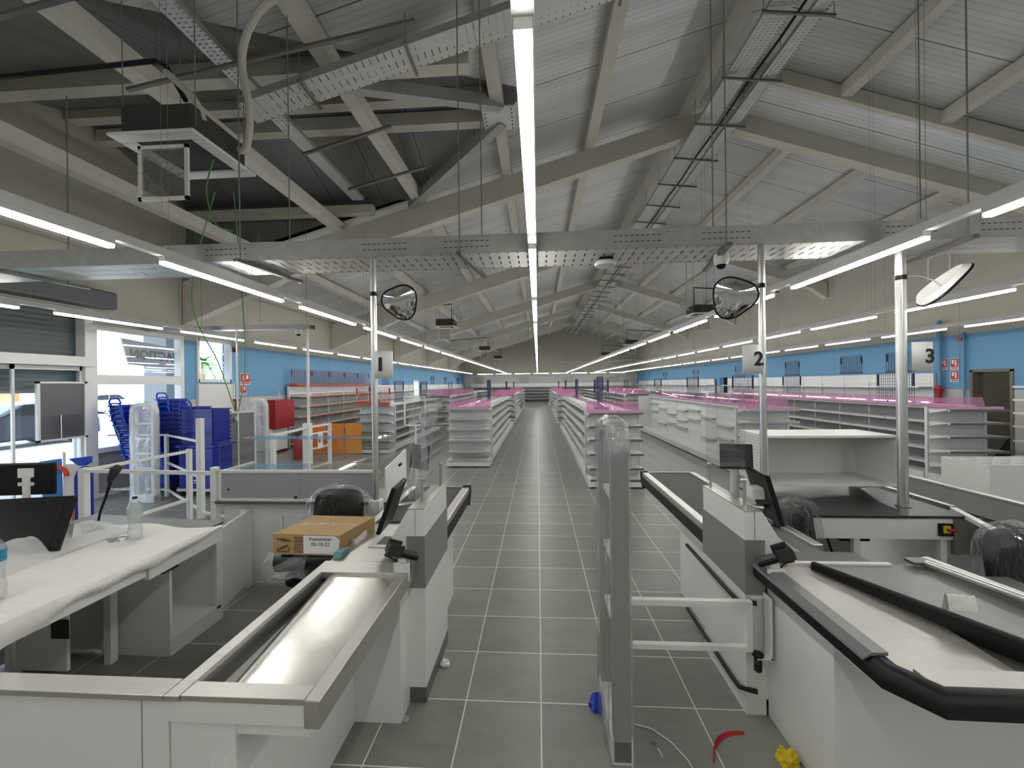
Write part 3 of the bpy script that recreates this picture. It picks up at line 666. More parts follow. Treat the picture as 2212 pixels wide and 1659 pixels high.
# central aisle, left
endcap(-1.62, 9.80, 'white endcap shelf with pink trays at the left side of the central aisle', dark=False)
for i, x in enumerate((-2.11, -1.61)): pink(x, x+.49, 9.40, 9.74, 1.357, f'pink tray on the endcap left of the aisle, its {"left" if i == 0 else "right"} half')
gondola(-1.62, 9.84, 18.3, 1.36, 'double-sided white gondola run lining the left of the central aisle, nearest one')
gondola(-1.62, 20.2, 28.6, 1.36, 'second gondola run along the left of the central aisle'); endcap(-1.62, 20.16, 'endcap of the second gondola run left of the aisle')
gondola(-1.62, 30.3, 38.0, 1.36, 'farthest gondola run along the left of the central aisle'); endcap(-1.62, 30.26, 'endcap of the farthest gondola run left of the aisle')
# right
endcap(1.40, 7.95, 'white endcap shelf with dark price strips behind the wrapped gate pedestal')
for i, x in enumerate((.91, 1.41)): pink(x, x+.49, 7.55, 7.88, 1.357, f'pink tray on the endcap behind the wrapped pedestal, its {"left" if i == 0 else "right"} half')
gondola(1.40, 7.99, 17.6, 1.36, 'double-sided white gondola run lining the right of the central aisle, nearest one')
gondola(1.40, 19.6, 28.6, 1.36, 'second gondola run along the right of the central aisle'); endcap(1.40, 19.56, 'endcap of the second gondola run right of the aisle')
gondola(1.40, 30.3, 38.0, 1.36, 'farthest gondola run along the right of the central aisle'); endcap(1.40, 30.26, 'endcap of the farthest gondola run right of the aisle')
# clear trays on top of the two aisle runs, and pink ones at their ends
for X, s, lab in ((-1.62, 1, 'left'), (1.40, -1, 'right')):
    for k in range(8):
        y = 10.3+k*.98 if s > 0 else 8.5+k*.98
        pink(X-.40 if s < 0 else X+.05, X-.05 if s < 0 else X+.40, y, y+.9, 1.36, f'clear tray on top of the {lab} aisle gondola, {pos[k]} from the camera', back='x0' if s > 0 else 'x1', m=PLEXI, lip=W2, hgt=.10)
    for r, (ya, nn) in enumerate(((17.2, 1), (20.0, 3), (30.2, 3))):
        for k in range(nn):
            pink(X-.45, X+.45, ya+k*.98-.0, ya+k*.98+.34, 1.365, f'pink tray far up the {lab} aisle gondolas, {pos[r*3+k]} such tray', hgt=.24)
# L2 run (red grid on its endcap) and its continuation
endcap(-4.62, 11.62, 'endcap shelf carrying the red wire grid, left of the aisle')
gondola(-4.62, 11.66, 17.0, 1.36, 'white gondola run behind the red wire grid')
gridpanel(-4.62, 11.28, .98, 1.40, 1.86, 'red wire grid standing on the endcap behind the left pole', REDW, along='x', nz=9, ny=18)
obj('ledge_strip', MB().box(-5.12, -4.12, 11.16, 11.2, 1.357, 1.40), mat('orange_red', (.62, .10, .03), .5), label='orange strip along the front edge under the red wire grid', cat='strip')
gondola(-4.62, 19.5, 28.6, 1.36, 'second gondola run in the row behind the red wire grid'); endcap(-4.62, 19.46, 'grey-looking endcap seen between the two left gondola rows')
gondola(-4.62, 30.3, 38.0, 1.36, 'farthest gondola run in the row behind the red wire grid')
for k in range(4): pink(-5.1, -4.14, 19.05+k*2.3, 19.4+k*2.3, 1.365, f'pink tray on the second row left of the aisle, {pos[k]} one', hgt=.26)
# R2 white pegboard run
endcap(4.52, 8.65, 'endcap shelf with pink trays left of the middle pole', dark=False)
for i, x in enumerate((4.03, 4.53)): pink(x, x+.49, 8.25, 8.58, 1.357, f'pink tray on the endcap by the middle pole, its {"left" if i == 0 else "right"} half')
gondola(4.52, 8.69, 16.6, 1.36, 'white-backed gondola run with staggered narrow shelves facing the aisle', panel=SHELF, fronts='stagger', shelf_d=.10, levels=(.52, .80, 1.05), half=.54)
for k in range(8): pink(4.42, 4.62, 8.75+k*.98, 8.75+k*.98+.95, 1.365, f'pink tray on the white-backed gondola, {pos[k]} from the camera', back='x1', hgt=.22)
obj('end_screen', MB().box(3.98, 4.5, 16.62, 16.66, .16, 1.36), SHELF, label='white end board closing the white-backed gondola run', cat='board')
gondola(4.52, 19.6, 28.6, 1.36, 'second run behind the white-backed gondola'); endcap(4.52, 19.56, 'endcap of the second run behind the white-backed gondola')
gondola(4.52, 30.3, 38.0, 1.36, 'farthest run behind the white-backed gondola')
for k in range(4): pink(4.04, 5.0, 19.1+k*2.5, 19.45+k*2.5, 1.365, f'pink tray beyond the white-backed gondola, {pos[k]} one', hgt=.26)
# R3
endcap(7.72, 8.15, 'big white endcap shelf at the right with a wide pink tray on top')
pink(7.24, 8.2, 7.78, 8.08, 1.357, 'wide pink tray on the big endcap right of the right pole', hgt=.20)
gondola(7.72, 8.19, 16.6, 1.40, 'gondola run behind the right pole with grey backs and a pink top edge')
for k in range(8): pink(7.22, 7.40, 8.25+k*.98, 8.25+k*.98+.95, 1.40, f'pink tray along the gondola behind pole 3, {pos[k]} from the camera', back='x1', hgt=.17)
gondola(7.72, 19.6, 28.6, 1.36, 'second run in the row behind the right pole'); gondola(7.72, 30.3, 38.0, 1.36, 'farthest run in the row behind the right pole')
# navy grids on the spines
GR = [(1.40, 'right aisle', [(9.0, 9.9), (14.6, 15.5), (20.5, 21.4), (27.5, 28.4)]), (-1.62, 'left aisle', [(13.1, 14.0), (20.7, 21.6), (27.2, 28.1)]), (4.52, 'white-backed', [(8.95, 9.88), (11.9, 12.8), (15.4, 16.3), (21, 21.9)]), (7.72, 'the right pole', [(8.95, 9.88), (12.6, 13.5)]), (-4.62, 'red grid', [(13.0, 13.9), (16.0, 16.9), (21, 21.9), (25, 25.9)])]
for X, nm, L in GR:
    for k, (a, b) in enumerate(L): gridpanel(X, a, b, 1.37 if X < 7 else 1.41, 2.05, f'navy wire grid upright on the {nm} gondola row, {pos[k]} one', ny=16 if k < 2 else 9, nz=10 if k < 2 else 6)
gridpanel(1.30, 8.55, .30, 1.37, 2.0, 'narrow navy grid facing the camera on the right aisle gondola', along='x', ny=5, nz=9)
# wall shelving
def wallshelf(x, s, y0, y1, h, lab, levels, strip=None, header=.26, nb=None, d=.42, lipm=None):
    # s: direction into the room
    SZ = lambda z: 1.91+(z-1.91)*SF
    x *= SF; y0 *= SF; y1 *= SF; levels = [SZ(z) for z in levels]; h = SZ(h)
    t = thing('wall_shelving', lab, 'shelving', (x, (y0+y1)/2, 0)); nb = nb or round((y1-y0)/1.0); bl = (y1-y0)/nb
    obj('back_panel', MB().box(x, x+s*.03, y0, y1, .1, h-header), GREYP if strip is not None else SHELF, t)
    obj('header_panel', MB().box(x, x+s*.06, y0, y1, h-header, h), SHELF, t)
    mb = MB(); mb.box(x+s*.03, x+s*(d+.05), y0, y1, .13, .16); mb.box(x+s*(d+.03), x+s*(d+.05), y0, y1, .03, .13); obj('base_shelf', mb, SHELF, t)
    if strip: obj('base_strip', MB().box(x+s*(d+.051), x+s*(d+.055), y0, y1, .12, .16), strip, t)
    first = None
    for k in range(nb):
        for z in levels:
            if first is None:
                mb = MB(); mb.cur = 0; a, b = y0+.01, y0+bl-.01
                mb.box(x+s*.03, x+s*d, a, b, z-.012, z); mb.box(x+s*(d-.015), x+s*d, a, b, z-.035, z+.004); mb.cur = 1
                mb.box(x+s*d, x+s*(d+.005), a, b, z-.033, z+.002); first = obj('shelf', mb, (SHELF, strip or SHELF), t); z0 = z
            else: cpart(first, (0, k*bl, z-z0))
    up = None
    for k in range(nb+1):
        if up is None: up = obj('upright', MB().box(x, x+s*.07, y0-.02, y0+.02, .02, h), SHELF, t)
        else: cpart(up, (0, k*bl, 0))
    return t
wallshelf(-7.2, 1, 11.4, 16.9, 1.92, 'wall shelving with orange shelf edges on the left wall', (.42, .72, 1.02, 1.32, 1.62), strip=ORANGE, nb=5)
MB.S = True
obj('top_strip', MB().box(-7.2, -6.9, 11.4, 16.9, 1.921, 1.96), mat('red_top', (.45, .06, .04), .5), label='red strip along the top of the orange-edged wall shelving', cat='strip')
for k in range(5):
    gridpanel(-7.1, 11.45+k*1.1, 11.45+k*1.1+1.05, 1.965, 2.42, f'grey-red wire grid above the orange-edged shelving, {pos[k]} from the left', mat('grid_maroon', (.22, .08, .08), .5), nz=12, ny=8)
MB.S = False
wallshelf(-7.2, 1, 17.3, 23.3, 1.92, 'white wall shelving beyond the orange-edged one on the left wall', (.42, .72, 1.02, 1.32, 1.62))
wallshelf(-7.2, 1, 25.0, 39.0, 1.92, 'long white wall shelving near the far end of the left wall', (.42, .72, 1.02, 1.32, 1.62))
wallshelf(9.45, -1, 10.4, 21.0, 2.04, 'long white wall shelving along the right wall', (.42, .72, 1.02, 1.32, 1.72))
wallshelf(9.45, -1, 22.6, 39.0, 2.04, 'far white wall shelving along the right wall', (.42, .72, 1.02, 1.32, 1.72))
wallshelf(9.45, -1, 5.6, 8.45, 2.10, 'white wall shelving at the right edge nearer than the storeroom door', (.42, .72, 1.0, 1.25, 1.5, 1.75), nb=3)
MB.S = True
t = thing('wall_shelving', 'grey shelving across the far wall at the end of the aisle', 'shelving', (0, 40, 0))
obj('back_panel', MB().box(-6.6, 8.9, 40.05, 40.12, .1, 1.62), GREYP, t); obj('header_panel', MB().box(-6.6, 8.9, 40.0, 40.1, 1.62, 1.92), SHELF, t)
for z in (.14, .42, .72, 1.02, 1.32, 1.58): mb = MB().box(-6.6, 8.9, 39.62, 40.05, z-.03, z); obj('shelf', mb, SHELF if z > .2 else DSTEEL, t)
# grids high on the walls
k = 0
for y in (11.0, 12.7-.0, 15.6, 19.6, 25.0, 31.0):
    gridpanel(9.50, y, y+.85, 2.10, 2.62, f'small navy wire grid on the right wall, {pos[k]} from the camera', ny=10 if k < 3 else 5, nz=9 if k < 3 else 5); k += 1
for k, y in enumerate((18.8, 27.5, 31.5, 36.5)): gridpanel(-7.25, y, y+.85, 1.95, 2.5, f'small navy wire grid on the left wall, {pos[k]} from the camera', ny=7, nz=6)
for k, x in enumerate((-5.75, -1.35, 2.95, 7.3)): gridpanel(x, 40.13, .85, 2.0, 2.55, f'grey wire grid on the far wall, {pos[k]} from the left', mat('grid_grey', (.16, .17, .19), .5), along='x', ny=5, nz=8, wire=.006)
MB.S = False
# white bin at right
t = thing('display_bin', 'white partitioned display bin in front of the right-hand shelving', 'bin', (6.2, 5.8, 0))
mb = MB(); mb.box(5.62, 6.95, 5.5, 5.52, 0, .82); mb.box(5.62, 5.64, 5.52, 6.1, 0, .82); mb.box(6.93, 6.95, 5.52, 6.1, 0, .82); mb.box(5.62, 6.95, 6.1, 6.12, 0, .82); mb.box(5.64, 6.93, 5.52, 6.1, .55, .57)
obj('shell', mb, W, t); mb = MB()
for i in range(1, 6): mb.box(5.62+i*.22, 5.635+i*.22, 5.52, 6.1, .57, .815)
for j in (1, 2): mb.box(5.64, 6.93, 5.5+j*.2, 5.515+j*.2, .57, .815)
obj('divider', mb, W, t); obj('seam', MB().box(6.28, 6.285, 5.497, 5.5, 0, .82), GPAN, t)
# ================================================================ CHECKOUT POLES, SIGNS, MIRRORS
for n, (x, z0, r) in enumerate(((-1.44, .80, .027), (1.87, .87, .027), (2.965, .872, .036))):
    t = thing('checkout_pole', f'round brushed metal pole rising to the cable tray, {("leftmost", "middle", "rightmost")[n]} of three', 'pole', (x, 3.55, z0))
    obj('tube', MB().tube([(x, 3.55, z0), (x, 3.55, 3.03)], r, 20), ALU, t, smooth=True)
    if n == 0: obj('foot_block', MB().box(x-.05, x+.05, 3.5, 3.6, .80, .90), W2, t, bevel=.004)
    else: obj('foot_collar', MB().lathe([(r+.018, 0), (r+.018, .006), (r+.004, .008)], (x, 3.55, z0), 20), DSTEEL, t)
    sx = 1 if n != 1 else -1
    st = thing('number_sign', f'white curved lane number sign on the {("leftmost", "middle", "rightmost")[n]} pole', 'sign', (x+sx*(r+.08), 3.52, 1.97))
    a0 = x+sx*r; a1 = x+sx*(r+.16)
    mb = MB().grid(lambda u, v: (a0+(a1-a0)*u, 3.50-.03*math.sin(math.pi*u), 1.97+.235*v), 10, 2); o = obj('plate', mb, W2, st, smooth=True)
    md = o.modifiers.new('solid', 'SOLIDIFY'); md.thickness = .003
    text('numeral', str(n+1), .155, INK, ((a0+a1)/2+(-.022, .035, .03)[n], 3.466, 2.085), (1, 0, 0), (0, 0, 1), st, bold=.0075 if n == 0 else .004, depth=.001)
    ct = (-1.18, 1.62, 3.24)[n]; mx, mz = ct, (2.63, 2.60, 2.64)[n]
    t = thing('convex_mirror', ('triangular convex mirror on the arm of the left pole', 'triangular convex mirror on the arm of the middle pole', 'convex mirror seen edge-on on the arm of the right pole')[n], 'mirror', (mx, 3.5, mz-.14))
    zc = (2.715, 2.70, 2.735)[n]
    obj('clamp', MB().lathe([(r+.006, -.018), (r+.006, .018)], (x, 3.55, zc), 16), BLACK, t)
    A = Vector((x, 3.55, zc)); B = Vector((mx, 3.5, mz))
    obj('arm', MB().tube([A.lerp(B, k/8)+Vector((0, -.01, .05*math.sin(math.pi*k/8))) for k in range(9)], .006, 8), ALU, t, smooth=True)
    # outline: rounded triangle in plane with normal nn
    nn = Vector(((.25, -.9, -.35), (-.25, -.9, -.3), (.70, -.19, -.66))[n]).normalized()
    up = Vector((0, 0, 1)); rx = nn.cross(up).normalized(); uz = rx.cross(nn).normalized(); rot = (.12, math.pi-.12, 1.2)[n]
    cx, sxn = math.cos(rot), math.sin(rot); R = (.145, .165, .20)[n]
    def outl(k, N=48):
        a = 2*math.pi*k/N; rr = R*(1+.10*math.cos(3*a)); p = (rr*math.cos(a), rr*math.sin(a)); return (p[0]*cx-p[1]*sxn, p[0]*sxn+p[1]*cx)
    vs = []; fs = []; N = 48; RG = 6
    for g_ in range(RG+1):
        f = g_/RG
        for k in range(N): p = outl(k); q = B+rx*p[0]*f+uz*p[1]*f+nn*.045*(1-f*f); vs.append(q)
    for g_ in range(RG):
        for k in range(N): fs.append((g_*N+k, g_*N+(k+1) % N, (g_+1)*N+(k+1) % N, (g_+1)*N+k))
    obj('mirror_face', MB().add(vs, fs), MIRROR, t, smooth=True)
    obj('back_shell', MB().add([v-nn*(.012 if i >= RG*N else .03) if i >= RG*N else v-nn*.06 for i, v in enumerate(vs)], fs), W2, t, smooth=True)
    obj('rim', MB().tube([B+rx*outl(k)[0]+uz*outl(k)[1] for k in range(N+1)], .008, 6), BLACK, t, smooth=True)
def dome(x, y, z, lab):
    t = thing('dome_camera', lab, 'security camera', (x, y, z-.12))
    obj('housing', MB().lathe([(.02, 0), (.06, -.005), (.065, -.05), (.058, -.085), (.045, -.10)], (x, y, z), 20), W2, t, smooth=True)
    obj('lens_dome', MB().lathe([(.045, -.09), (.042, -.11), (.028, -.13), (.005, -.138)], (x, y, z), 18), BLACK, t, smooth=True)
dome(1.62, 3.72, 3.03, 'white dome security camera under the tray between the mirrors')
dome(-4.62, 7.7, 3.02, 'white dome security camera under the short entrance tray')
t = thing('access_point', 'pale puck-shaped access point hanging under the cable tray right of the central light', 'access point', (.62, 3.75, 2.95))
obj('body', MB().lathe([(.02, 0), (.09, .01), (.10, .03), (.085, .05)], (.62, 3.75, 2.95), 20), W2, t, smooth=True); obj('bracket', MB().box(.56, .68, 3.70, 3.80, 2.995, 3.03), BLACK, t)
# ================================================================ CHECKOUT COUNTERS
def F(m): return (lambda x: x) if m > 0 else (lambda x: .48-x)
def checkout(m, lab):
    X = F(m); t = thing('checkout_counter', lab, 'checkout', (X(-1.0), 2.4, 0))
    bx = lambda name, x0, x1, y0, y1, z0, z1, mm, **k: obj(name, MB().box(X(x0), X(x1), y0, y1, z0, z1), mm, k.pop('parent', t), **k)
    ye = 4.12 if m > 0 else 4.82
    bx('rear_body', -1.25, -.79, 3.02, 3.70 if m > 0 else 3.82, 0, .80, W, bevel=.003)
    bx('tower_base', -1.25, -.69, 2.43, 3.02, .09, .69, W, bevel=.003)
    bx('kick_plate', -.80, -.69, 2.43, 3.02, 0, .09, DSTEEL if m > 0 else W)
    bx('skirt', -.80, -.688, 2.425, 3.03, .69, 1.0, mat('tower_grey', (.25, .25, .24), .35, .3))
    p = [(-.69, .98), (-.688, 1.16), (-.79, 1.16), (-.93, .93), (-.93, .865), (-.79, .865), (-.79, .98)]
    tw = obj('tower', MB().prism([(X(a), b) for a, b in p], 1, 2.43, 3.02), W, t, bevel=.004)
    bx('tower_top', -.79, -.69, 2.43, 3.02, 1.16, 1.166, STEEL, parent=tw)
    bx('tower_panel_seam', -.748, -.746, 2.427, 2.4302, .98, 1.16, GPAN, parent=tw)
    gl = bx('screen', -.718, -.712, 2.46, 3.02, 1.19, 1.84, PLEXI)
    for y in (2.5, 2.98): obj('standoff', MB().tube([(X(-.726), y, 1.165), (X(-.726), y, 1.34)], .009, 10), ALU, gl); obj('screw', MB().tube([(X(-.70), y, 1.33), (X(-.735), y, 1.33)], .012, 10), ALU, gl)
    # belt
    bx('belt', -1.24, -.77, 3.10, ye, .84, .862, BELT)
    mb = MB(); x0, x1 = X(-.77), X(-.70); y0, y1 = 3.0, ye; mb.box(x0, x1, y0, y1, .80, .875)
    obj('side_rail', mb, ALU, t, bevel=.006)
    mb = MB(); mb.box(X(-.70), X(-.693), 3.03, ye-.05, .74, .83); mb.box(X(-.79), X(-.70), 3.03, ye-.1, .74, .80); obj('rail_underside', mb, RUBBER, t)
    obj('rail_cap', MB().prism([(ye-.06, .70), (ye+.0, .76), (ye+.035, .82), (ye+.03, .885), (ye-.02, .885)], 0, X(-.77), X(-.69)), RUBBER, t, bevel=.006)
    bx('back_rail', -1.30, -1.24, 2.7, ye, .80, .875, ALU, bevel=.005); bx('end_rail', -1.27, -.74, ye, ye+.02, .80, .872, ALU)
    # cashier side: steel top, scanner, till drawer
    bx('till_top', -1.27, -.79, 2.42, 3.10, .825, .85, STEEL if m > 0 else mat('till_top_dark', (.12, .12, .118), .4))
    sc_ = bx('scanner', -1.12, -.86, 2.62, 2.90, .85, .856, W2 if m > 0 else STEEL); bx('scanner_glass', -1.08, -.90, 2.66, 2.80, .856, .858, BLACK, parent=sc_)
    dr = bx('till_drawer', -1.29, -1.10, 2.84, 3.10, .70, .845, W2, bevel=.003)
    obj('lock', MB().tube([(X(-1.20), 2.832, .79), (X(-1.20), 2.84, .79)], .012, 14), INK, dr)
    return t, X
t1, _ = checkout(1, 'white checkout counter with stainless bagging trough under the left lane sign')
# left bagging trough
bx = lambda name, x0, x1, y0, y1, z0, z1, mm, par=t1, **k: obj(name, MB().box(x0, x1, y0, y1, z0, z1), mm, par, **k)
bx('right_rim', -.80, -.745, 1.335, 2.43, .755, .85, STEEL, bevel=.003)
bx('left_rim', -1.30, -1.245, 1.41, 2.42, .765, .85, STEEL, bevel=.003); bx('left_rim_end', -1.30, -1.245, 1.335, 1.41, .83, .85, STEEL, bevel=.002)
bx('front_rim', -1.243, -.802, 1.34, 1.41, .83, .85, STEEL, bevel=.002)
bx('back_rim', -1.25, -.80, 2.27, 2.42, .81, .85, STEEL, bevel=.002)
bx('front_fascia', -1.30, -.805, 1.345, 1.365, .755, .83, W)
mb = MB().grid(lambda u, v: (-.80-(.37+.07*v)*u, 1.41+.86*v, .815+.02*v-(.045*(max(0, u-.82)/.18)**2)), 16, 4); o = obj('chute_plate', mb, mat('polished_steel', (.60, .585, .55), .24, .9, noise=.06, nscale=4, bump=.08, bscale=7), t1, smooth=True)
mb = MB(); mb.box(-1.245, -.80, 1.41, 2.27, .70, .71); mb.box(-1.247, -1.24, 1.41, 2.27, .70, .83); obj('trough', mb, DSTEEL, t1)
bx('front_cabinet', -1.30, -1.06, 1.36, 2.27, 0, .755, W, bevel=.003)
bx('trough_underside', -1.06, -.80, 1.37, 2.42, .70, .755, W2)
bx('foot_block', -1.29, -.79, 2.27, 2.43, 0, .755, W, bevel=.003)
obj('levelling_foot', MB().lathe([(.02, 0), (.02, .006), (.006, .008), (.006, .02)], (-.775, 2.30, 0), 12), ALU, t1)
obj('cable_cap', MB().lathe([(.036, 0), (.036, .002)], (0, 0, 0), 24), W2, t1)
bpy.data.objects.remove(bpy.data.objects['cable_cap'])
obj('cable_cap', MB().tube([(-1.12, 1.362, .60), (-1.12, 1.357, .60)], .032, 24), W2, t1)
t = thing('wing_counter', 'low white wing wall with a stainless ledge at the bottom left of the view', 'counter', (-2.2, 1.38, 0))
obj('panel', MB().box(-3.3, -1.302, 1.355, 1.40, 0, .83), W, t); obj('ledge', MB().box(-3.3, -1.302, 1.335, 1.42, .83, .85), STEEL, t, bevel=.002)
obj('seam', MB().box(-1.40, -1.398, 1.353, 1.3555, 0, .83), GPAN, t)
t2, _ = checkout(-1, 'white checkout counter with black bumpers and a bagging well at the lower right')
bx = lambda name, x0, x1, y0, y1, z0, z1, mm, par=t2, **k: obj(name, MB().box(x0, x1, y0, y1, z0, z1), mm, par, **k)
bx('bag_cabinet', 1.29, 2.6, 1.90, 2.43, 0, .785, W, bevel=.003)
obj('well_body', MB().prism([(1.30, 2.43), (1.30, 1.70), (1.46, 1.54), (2.6, 1.54), (2.6, 2.43)], 2, .72, .785), W2, t2)
# bumper with rounded section along the side and the front
prof = [(0, .088), (-.03, .096), (-.055, .088), (-.074, .068), (-.08, .04), (-.07, .012), (-.04, 0), (0, 0)]
mb = MB(); P = [(1.29, 2.43), (1.29, 1.58), (1.36, 1.48), (2.75, 1.48)]; nrm = [(1, 0), (.92, .25), (.55, .75), (0, 1)]
vs = []; fs = []; n = len(prof)
for (px, py), (nx, ny) in zip(P, nrm):
    for a, b in prof: vs.append((px+a*nx, py+a*ny, .782+b))
for i in range(3):
    for k in range(n): fs.append((i*n+k, i*n+(k+1) % n, (i+1)*n+(k+1) % n, (i+1)*n+k))
fs += [tuple(range(n)), tuple(range(3*n, 4*n))]
obj('bumper', MB().add(vs, fs), RUBBER, t2, smooth=True)
obj('bumper_strip', MB().prism([(1.295, .888), (1.24, .886), (1.207, .868), (1.203, .858), (1.235, .874), (1.295, .876)], 1, 1.62, 2.43), mat('strip_grey', (.20, .20, .205), .35, .3), t2)
obj('lane_plate', MB().grid(lambda u, v: (1.293+.47*u, 1.55+.90*v, .845+.02*v-.03*u), 4, 6), STEEL, t2, smooth=True)
bx('front_plate', 1.33, 2.6, 1.47, 1.56, .855, .872, STEEL)
obj('bag_plate', MB().add([(1.54, 2.46, .86), (2.15, 2.46, .86), (2.45, 1.56, .84), (1.98, 1.56, .84), (1.56, 2.40, .855)], [(0, 1, 2, 3, 4)]), mat('satin_plate', (.25, .25, .245), .38, .6), t2)
bx('well_floor', 1.293, 2.6, 1.5, 2.46, .786, .80, DSTEEL)
mb = MB(); a = Vector((1.53, 2.42, .875)); b = Vector((1.95, 1.56, .895)); mb.bar(a-Vector((0, 0, .03)), b-Vector((0, 0, .045)), .035, .09); obj('divider', mb, RUBBER, t2, bevel=.012)
obj('roller', MB().tube([(2.14, 2.42, .885), (2.33, 1.56, .90)], .02, 14), ALU, t2, smooth=True); obj('roller_bracket', MB().box(2.07, 2.17, 2.41, 2.48, .875, .895), DSTEEL, t2, bevel=.005)
obj('outer_rim', MB().bar((2.20, 2.50, .86), (2.38, 1.50, .86), .04, .06), W2, t2)
bx('joint_strip', 1.31, 1.98, 2.44, 2.47, .85, .868, W2); bx('till_shelf', 1.31, 1.9, 2.47, 2.62, .845, .862, mat('till_shelf_dark', (.14, .14, .14), .4))
for z in (.63, .13): obj('bumper_rail', MB().tube([(1.15, 3.30, z), (1.145, 2.55, z), (1.15, 2.47, z+.0), (1.18, 2.42, z+.02), (1.22, 2.405, z+.02)], .013, 10), RUBBER, t2, smooth=True)
t = thing('swing_barrier', 'white two-bar swing barrier between the wrapped pedestal and the right checkout', 'barrier', (1.2, 2.38, .4))
obj('top_bar', MB().box(.47, 1.17, 2.345, 2.38, .655, .69), W2, t, bevel=.003); obj('lower_bar', MB().box(.47, 1.17, 2.345, 2.38, .41, .44), W2, t, bevel=.003)
obj('upright', MB().box(1.135, 1.17, 2.345, 2.38, .44, .655), W2, t, bevel=.003); hb = obj('hinge_bracket', MB().box(1.17, 1.27, 2.36, 2.372, .70, .706), W2, t)
obj('hinge_plate', MB().box(1.262, 1.27, 2.34, 2.42, .36, .71), W2, hb); obj('hinge_rod', MB().tube([(1.235, 2.36, .38), (1.235, 2.36, .705)], .005, 8), ALU, hb)
mb = MB()
for i in range(6): mb.lathe([(.018, 0), (.022, .006), (.018, .012)], (1.20, 2.36, .30+i*.013), 12)
mb.lathe([(.03, 0), (.03, .012)], (1.20, 2.36, .385), 14); obj('spring', mb, RUBBER, t, smooth=True)
obj('spring_arm', MB().box(1.19, 1.27, 2.34, 2.38, .37, .384), W2, t)
# customer displays, tills, card terminals
for m, side in ((1, 'the left checkout'), (-1, 'the right checkout')):
    X = F(m)
    t = thing('customer_display', f'small dark customer display on a white stalk behind the clear screen of {side}', 'screen', (X(-.86), 2.88, 1.166))
    cx_ = -.85
    R_ = Matrix.Translation((X(cx_), 2.86, 1.40)) @ Matrix.Rotation(math.radians(-38 if m > 0 else -14)*(1 if m > 0 else 1), 4, 'Z') @ Matrix.Rotation(math.radians(-6), 4, 'X')
    mb = MB(); mb.X = R_; mb.box(-.10, .10, 0, .022, -.085, .085); obj('panel', mb, BLACK, t, bevel=.006)
    mb = MB(); mb.X = R_; mb.box(-.09, .09, -.002, 0, -.07, .078); obj('screen_glass', mb, mat('screen_grey', (.035, .037, .04), .12), t)
    obj('stalk', MB().tube([(X(cx_), 2.89, 1.0 if 0 else .862), (X(cx_), 2.89, 1.36)], .028, 14), W2, t, smooth=True)
    t = thing('cashier_screen', f'large black cashier screen tilted towards the seat of {side}', 'screen', (X(-.95), 2.72, .86))
    R_ = Matrix.Translation((X(-.99 if m > 0 else -.95), 2.72, 1.10 if m > 0 else 1.18)) @ Matrix.Rotation(math.radians(90+4)*m, 4, 'Z') @ Matrix.Rotation(math.radians(20 if m > 0 else 16), 4, 'X')
    mb = MB(); mb.X = R_; mb.box(-.15, .15, -.012, .018, -.16, .16); obj('housing', mb, BLACK, t, bevel=.01)
    mb = MB(); mb.X = R_; mb.box(-.13, .13, .018, .02, -.13, .14); obj('display', mb, mat('screen_black', (.01, .01, .012), .08), t)
    obj('mount', MB().tube([(X(-.86), 2.78, .862), (X(-.87), 2.76, 1.10), (X(-.95), 2.72, 1.10)], .018, 10), ALU, t, smooth=True)
    t = thing('card_terminal', f'black card payment terminal with cable at the head of {side}', 'card terminal', (X(-.79), 2.32, .85))
    R_ = Matrix.Translation((X(-.765), 2.31, .945)) @ Matrix.Rotation(math.radians(-62 if m > 0 else 78), 4, 'Z') @ Matrix.Rotation(math.radians(-22), 4, 'X')
    mb = MB(); mb.X = R_; mb.box(-.036, .036, -.09, .07, -.018, .012); obj('body', mb, BLACK, t, bevel=.008)
    mb = MB(); mb.X = R_; mb.box(-.029, .029, -.03, .06, .012, .0135); obj('display', mb, mat('terminal_screen', (.06, .06, .065), .15), t)
    mb = MB(); mb.X = R_; mb.box(-.045, -.036, -.11, -.03, -.02, .05); mb.box(.036, .045, -.11, -.03, -.02, .05); mb.box(-.045, .045, -.115, -.10, -.02, .035); obj('keypad_shield', mb, BLACKM, t, bevel=.006)
    mb = MB(); mb.X = R_
    for i in range(3):
        for j in range(3): mb.box(-.022+.016*i, -.012+.016*i, -.085+.016*j, -.075+.016*j, .012, .015)
    obj('keys', mb, PAPER, t)
    mb = MB().box(X(-.83), X(-.74), 2.28, 2.30, .80, .90); mb.box(X(-.81), X(-.76), 2.30, 2.36, .85, .93); obj('bracket', mb, W2, t, bevel=.003)
    s_ = -1 if m > 0 else 1
    obj('cord', MB().tube([(X(-.765)+s_*(.05+.075*math.sin(math.pi*k/10)), 2.33+.02*math.sin(k), .955-.085*k/10+.02*math.sin(math.pi*k/10)) for k in range(11)], .0045, 8), BLACK, t, smooth=True)
t = thing('scanner_gun', 'black hand scanner with a green light beside the scanner plate of the left checkout', 'scanner', (-.87, 2.60, .856))
obj('body', MB().tube([(-.87, 2.62, .856), (-.87, 2.62, .93), (-.88, 2.58, .98)], [.03, .018, .035], 12), BLACK, t, smooth=True); obj('indicator', MB().box(-.905, -.88, 2.545, 2.55, .965, .975), mat('green_led', (.1, .6, .3), .4, emit=((.2, 1, .5), 1.5)), t)
obj('tape_block', MB().prism([(2.44, .85), (2.56, .85), (2.56, .875), (2.46, .885)], 0, -1.27, -1.215), mat('teal_tape', (.10, .25, .27), .4), label='teal and white wrapped block on the corner of the left checkout by the cardboard box', cat='block', bevel=.005)
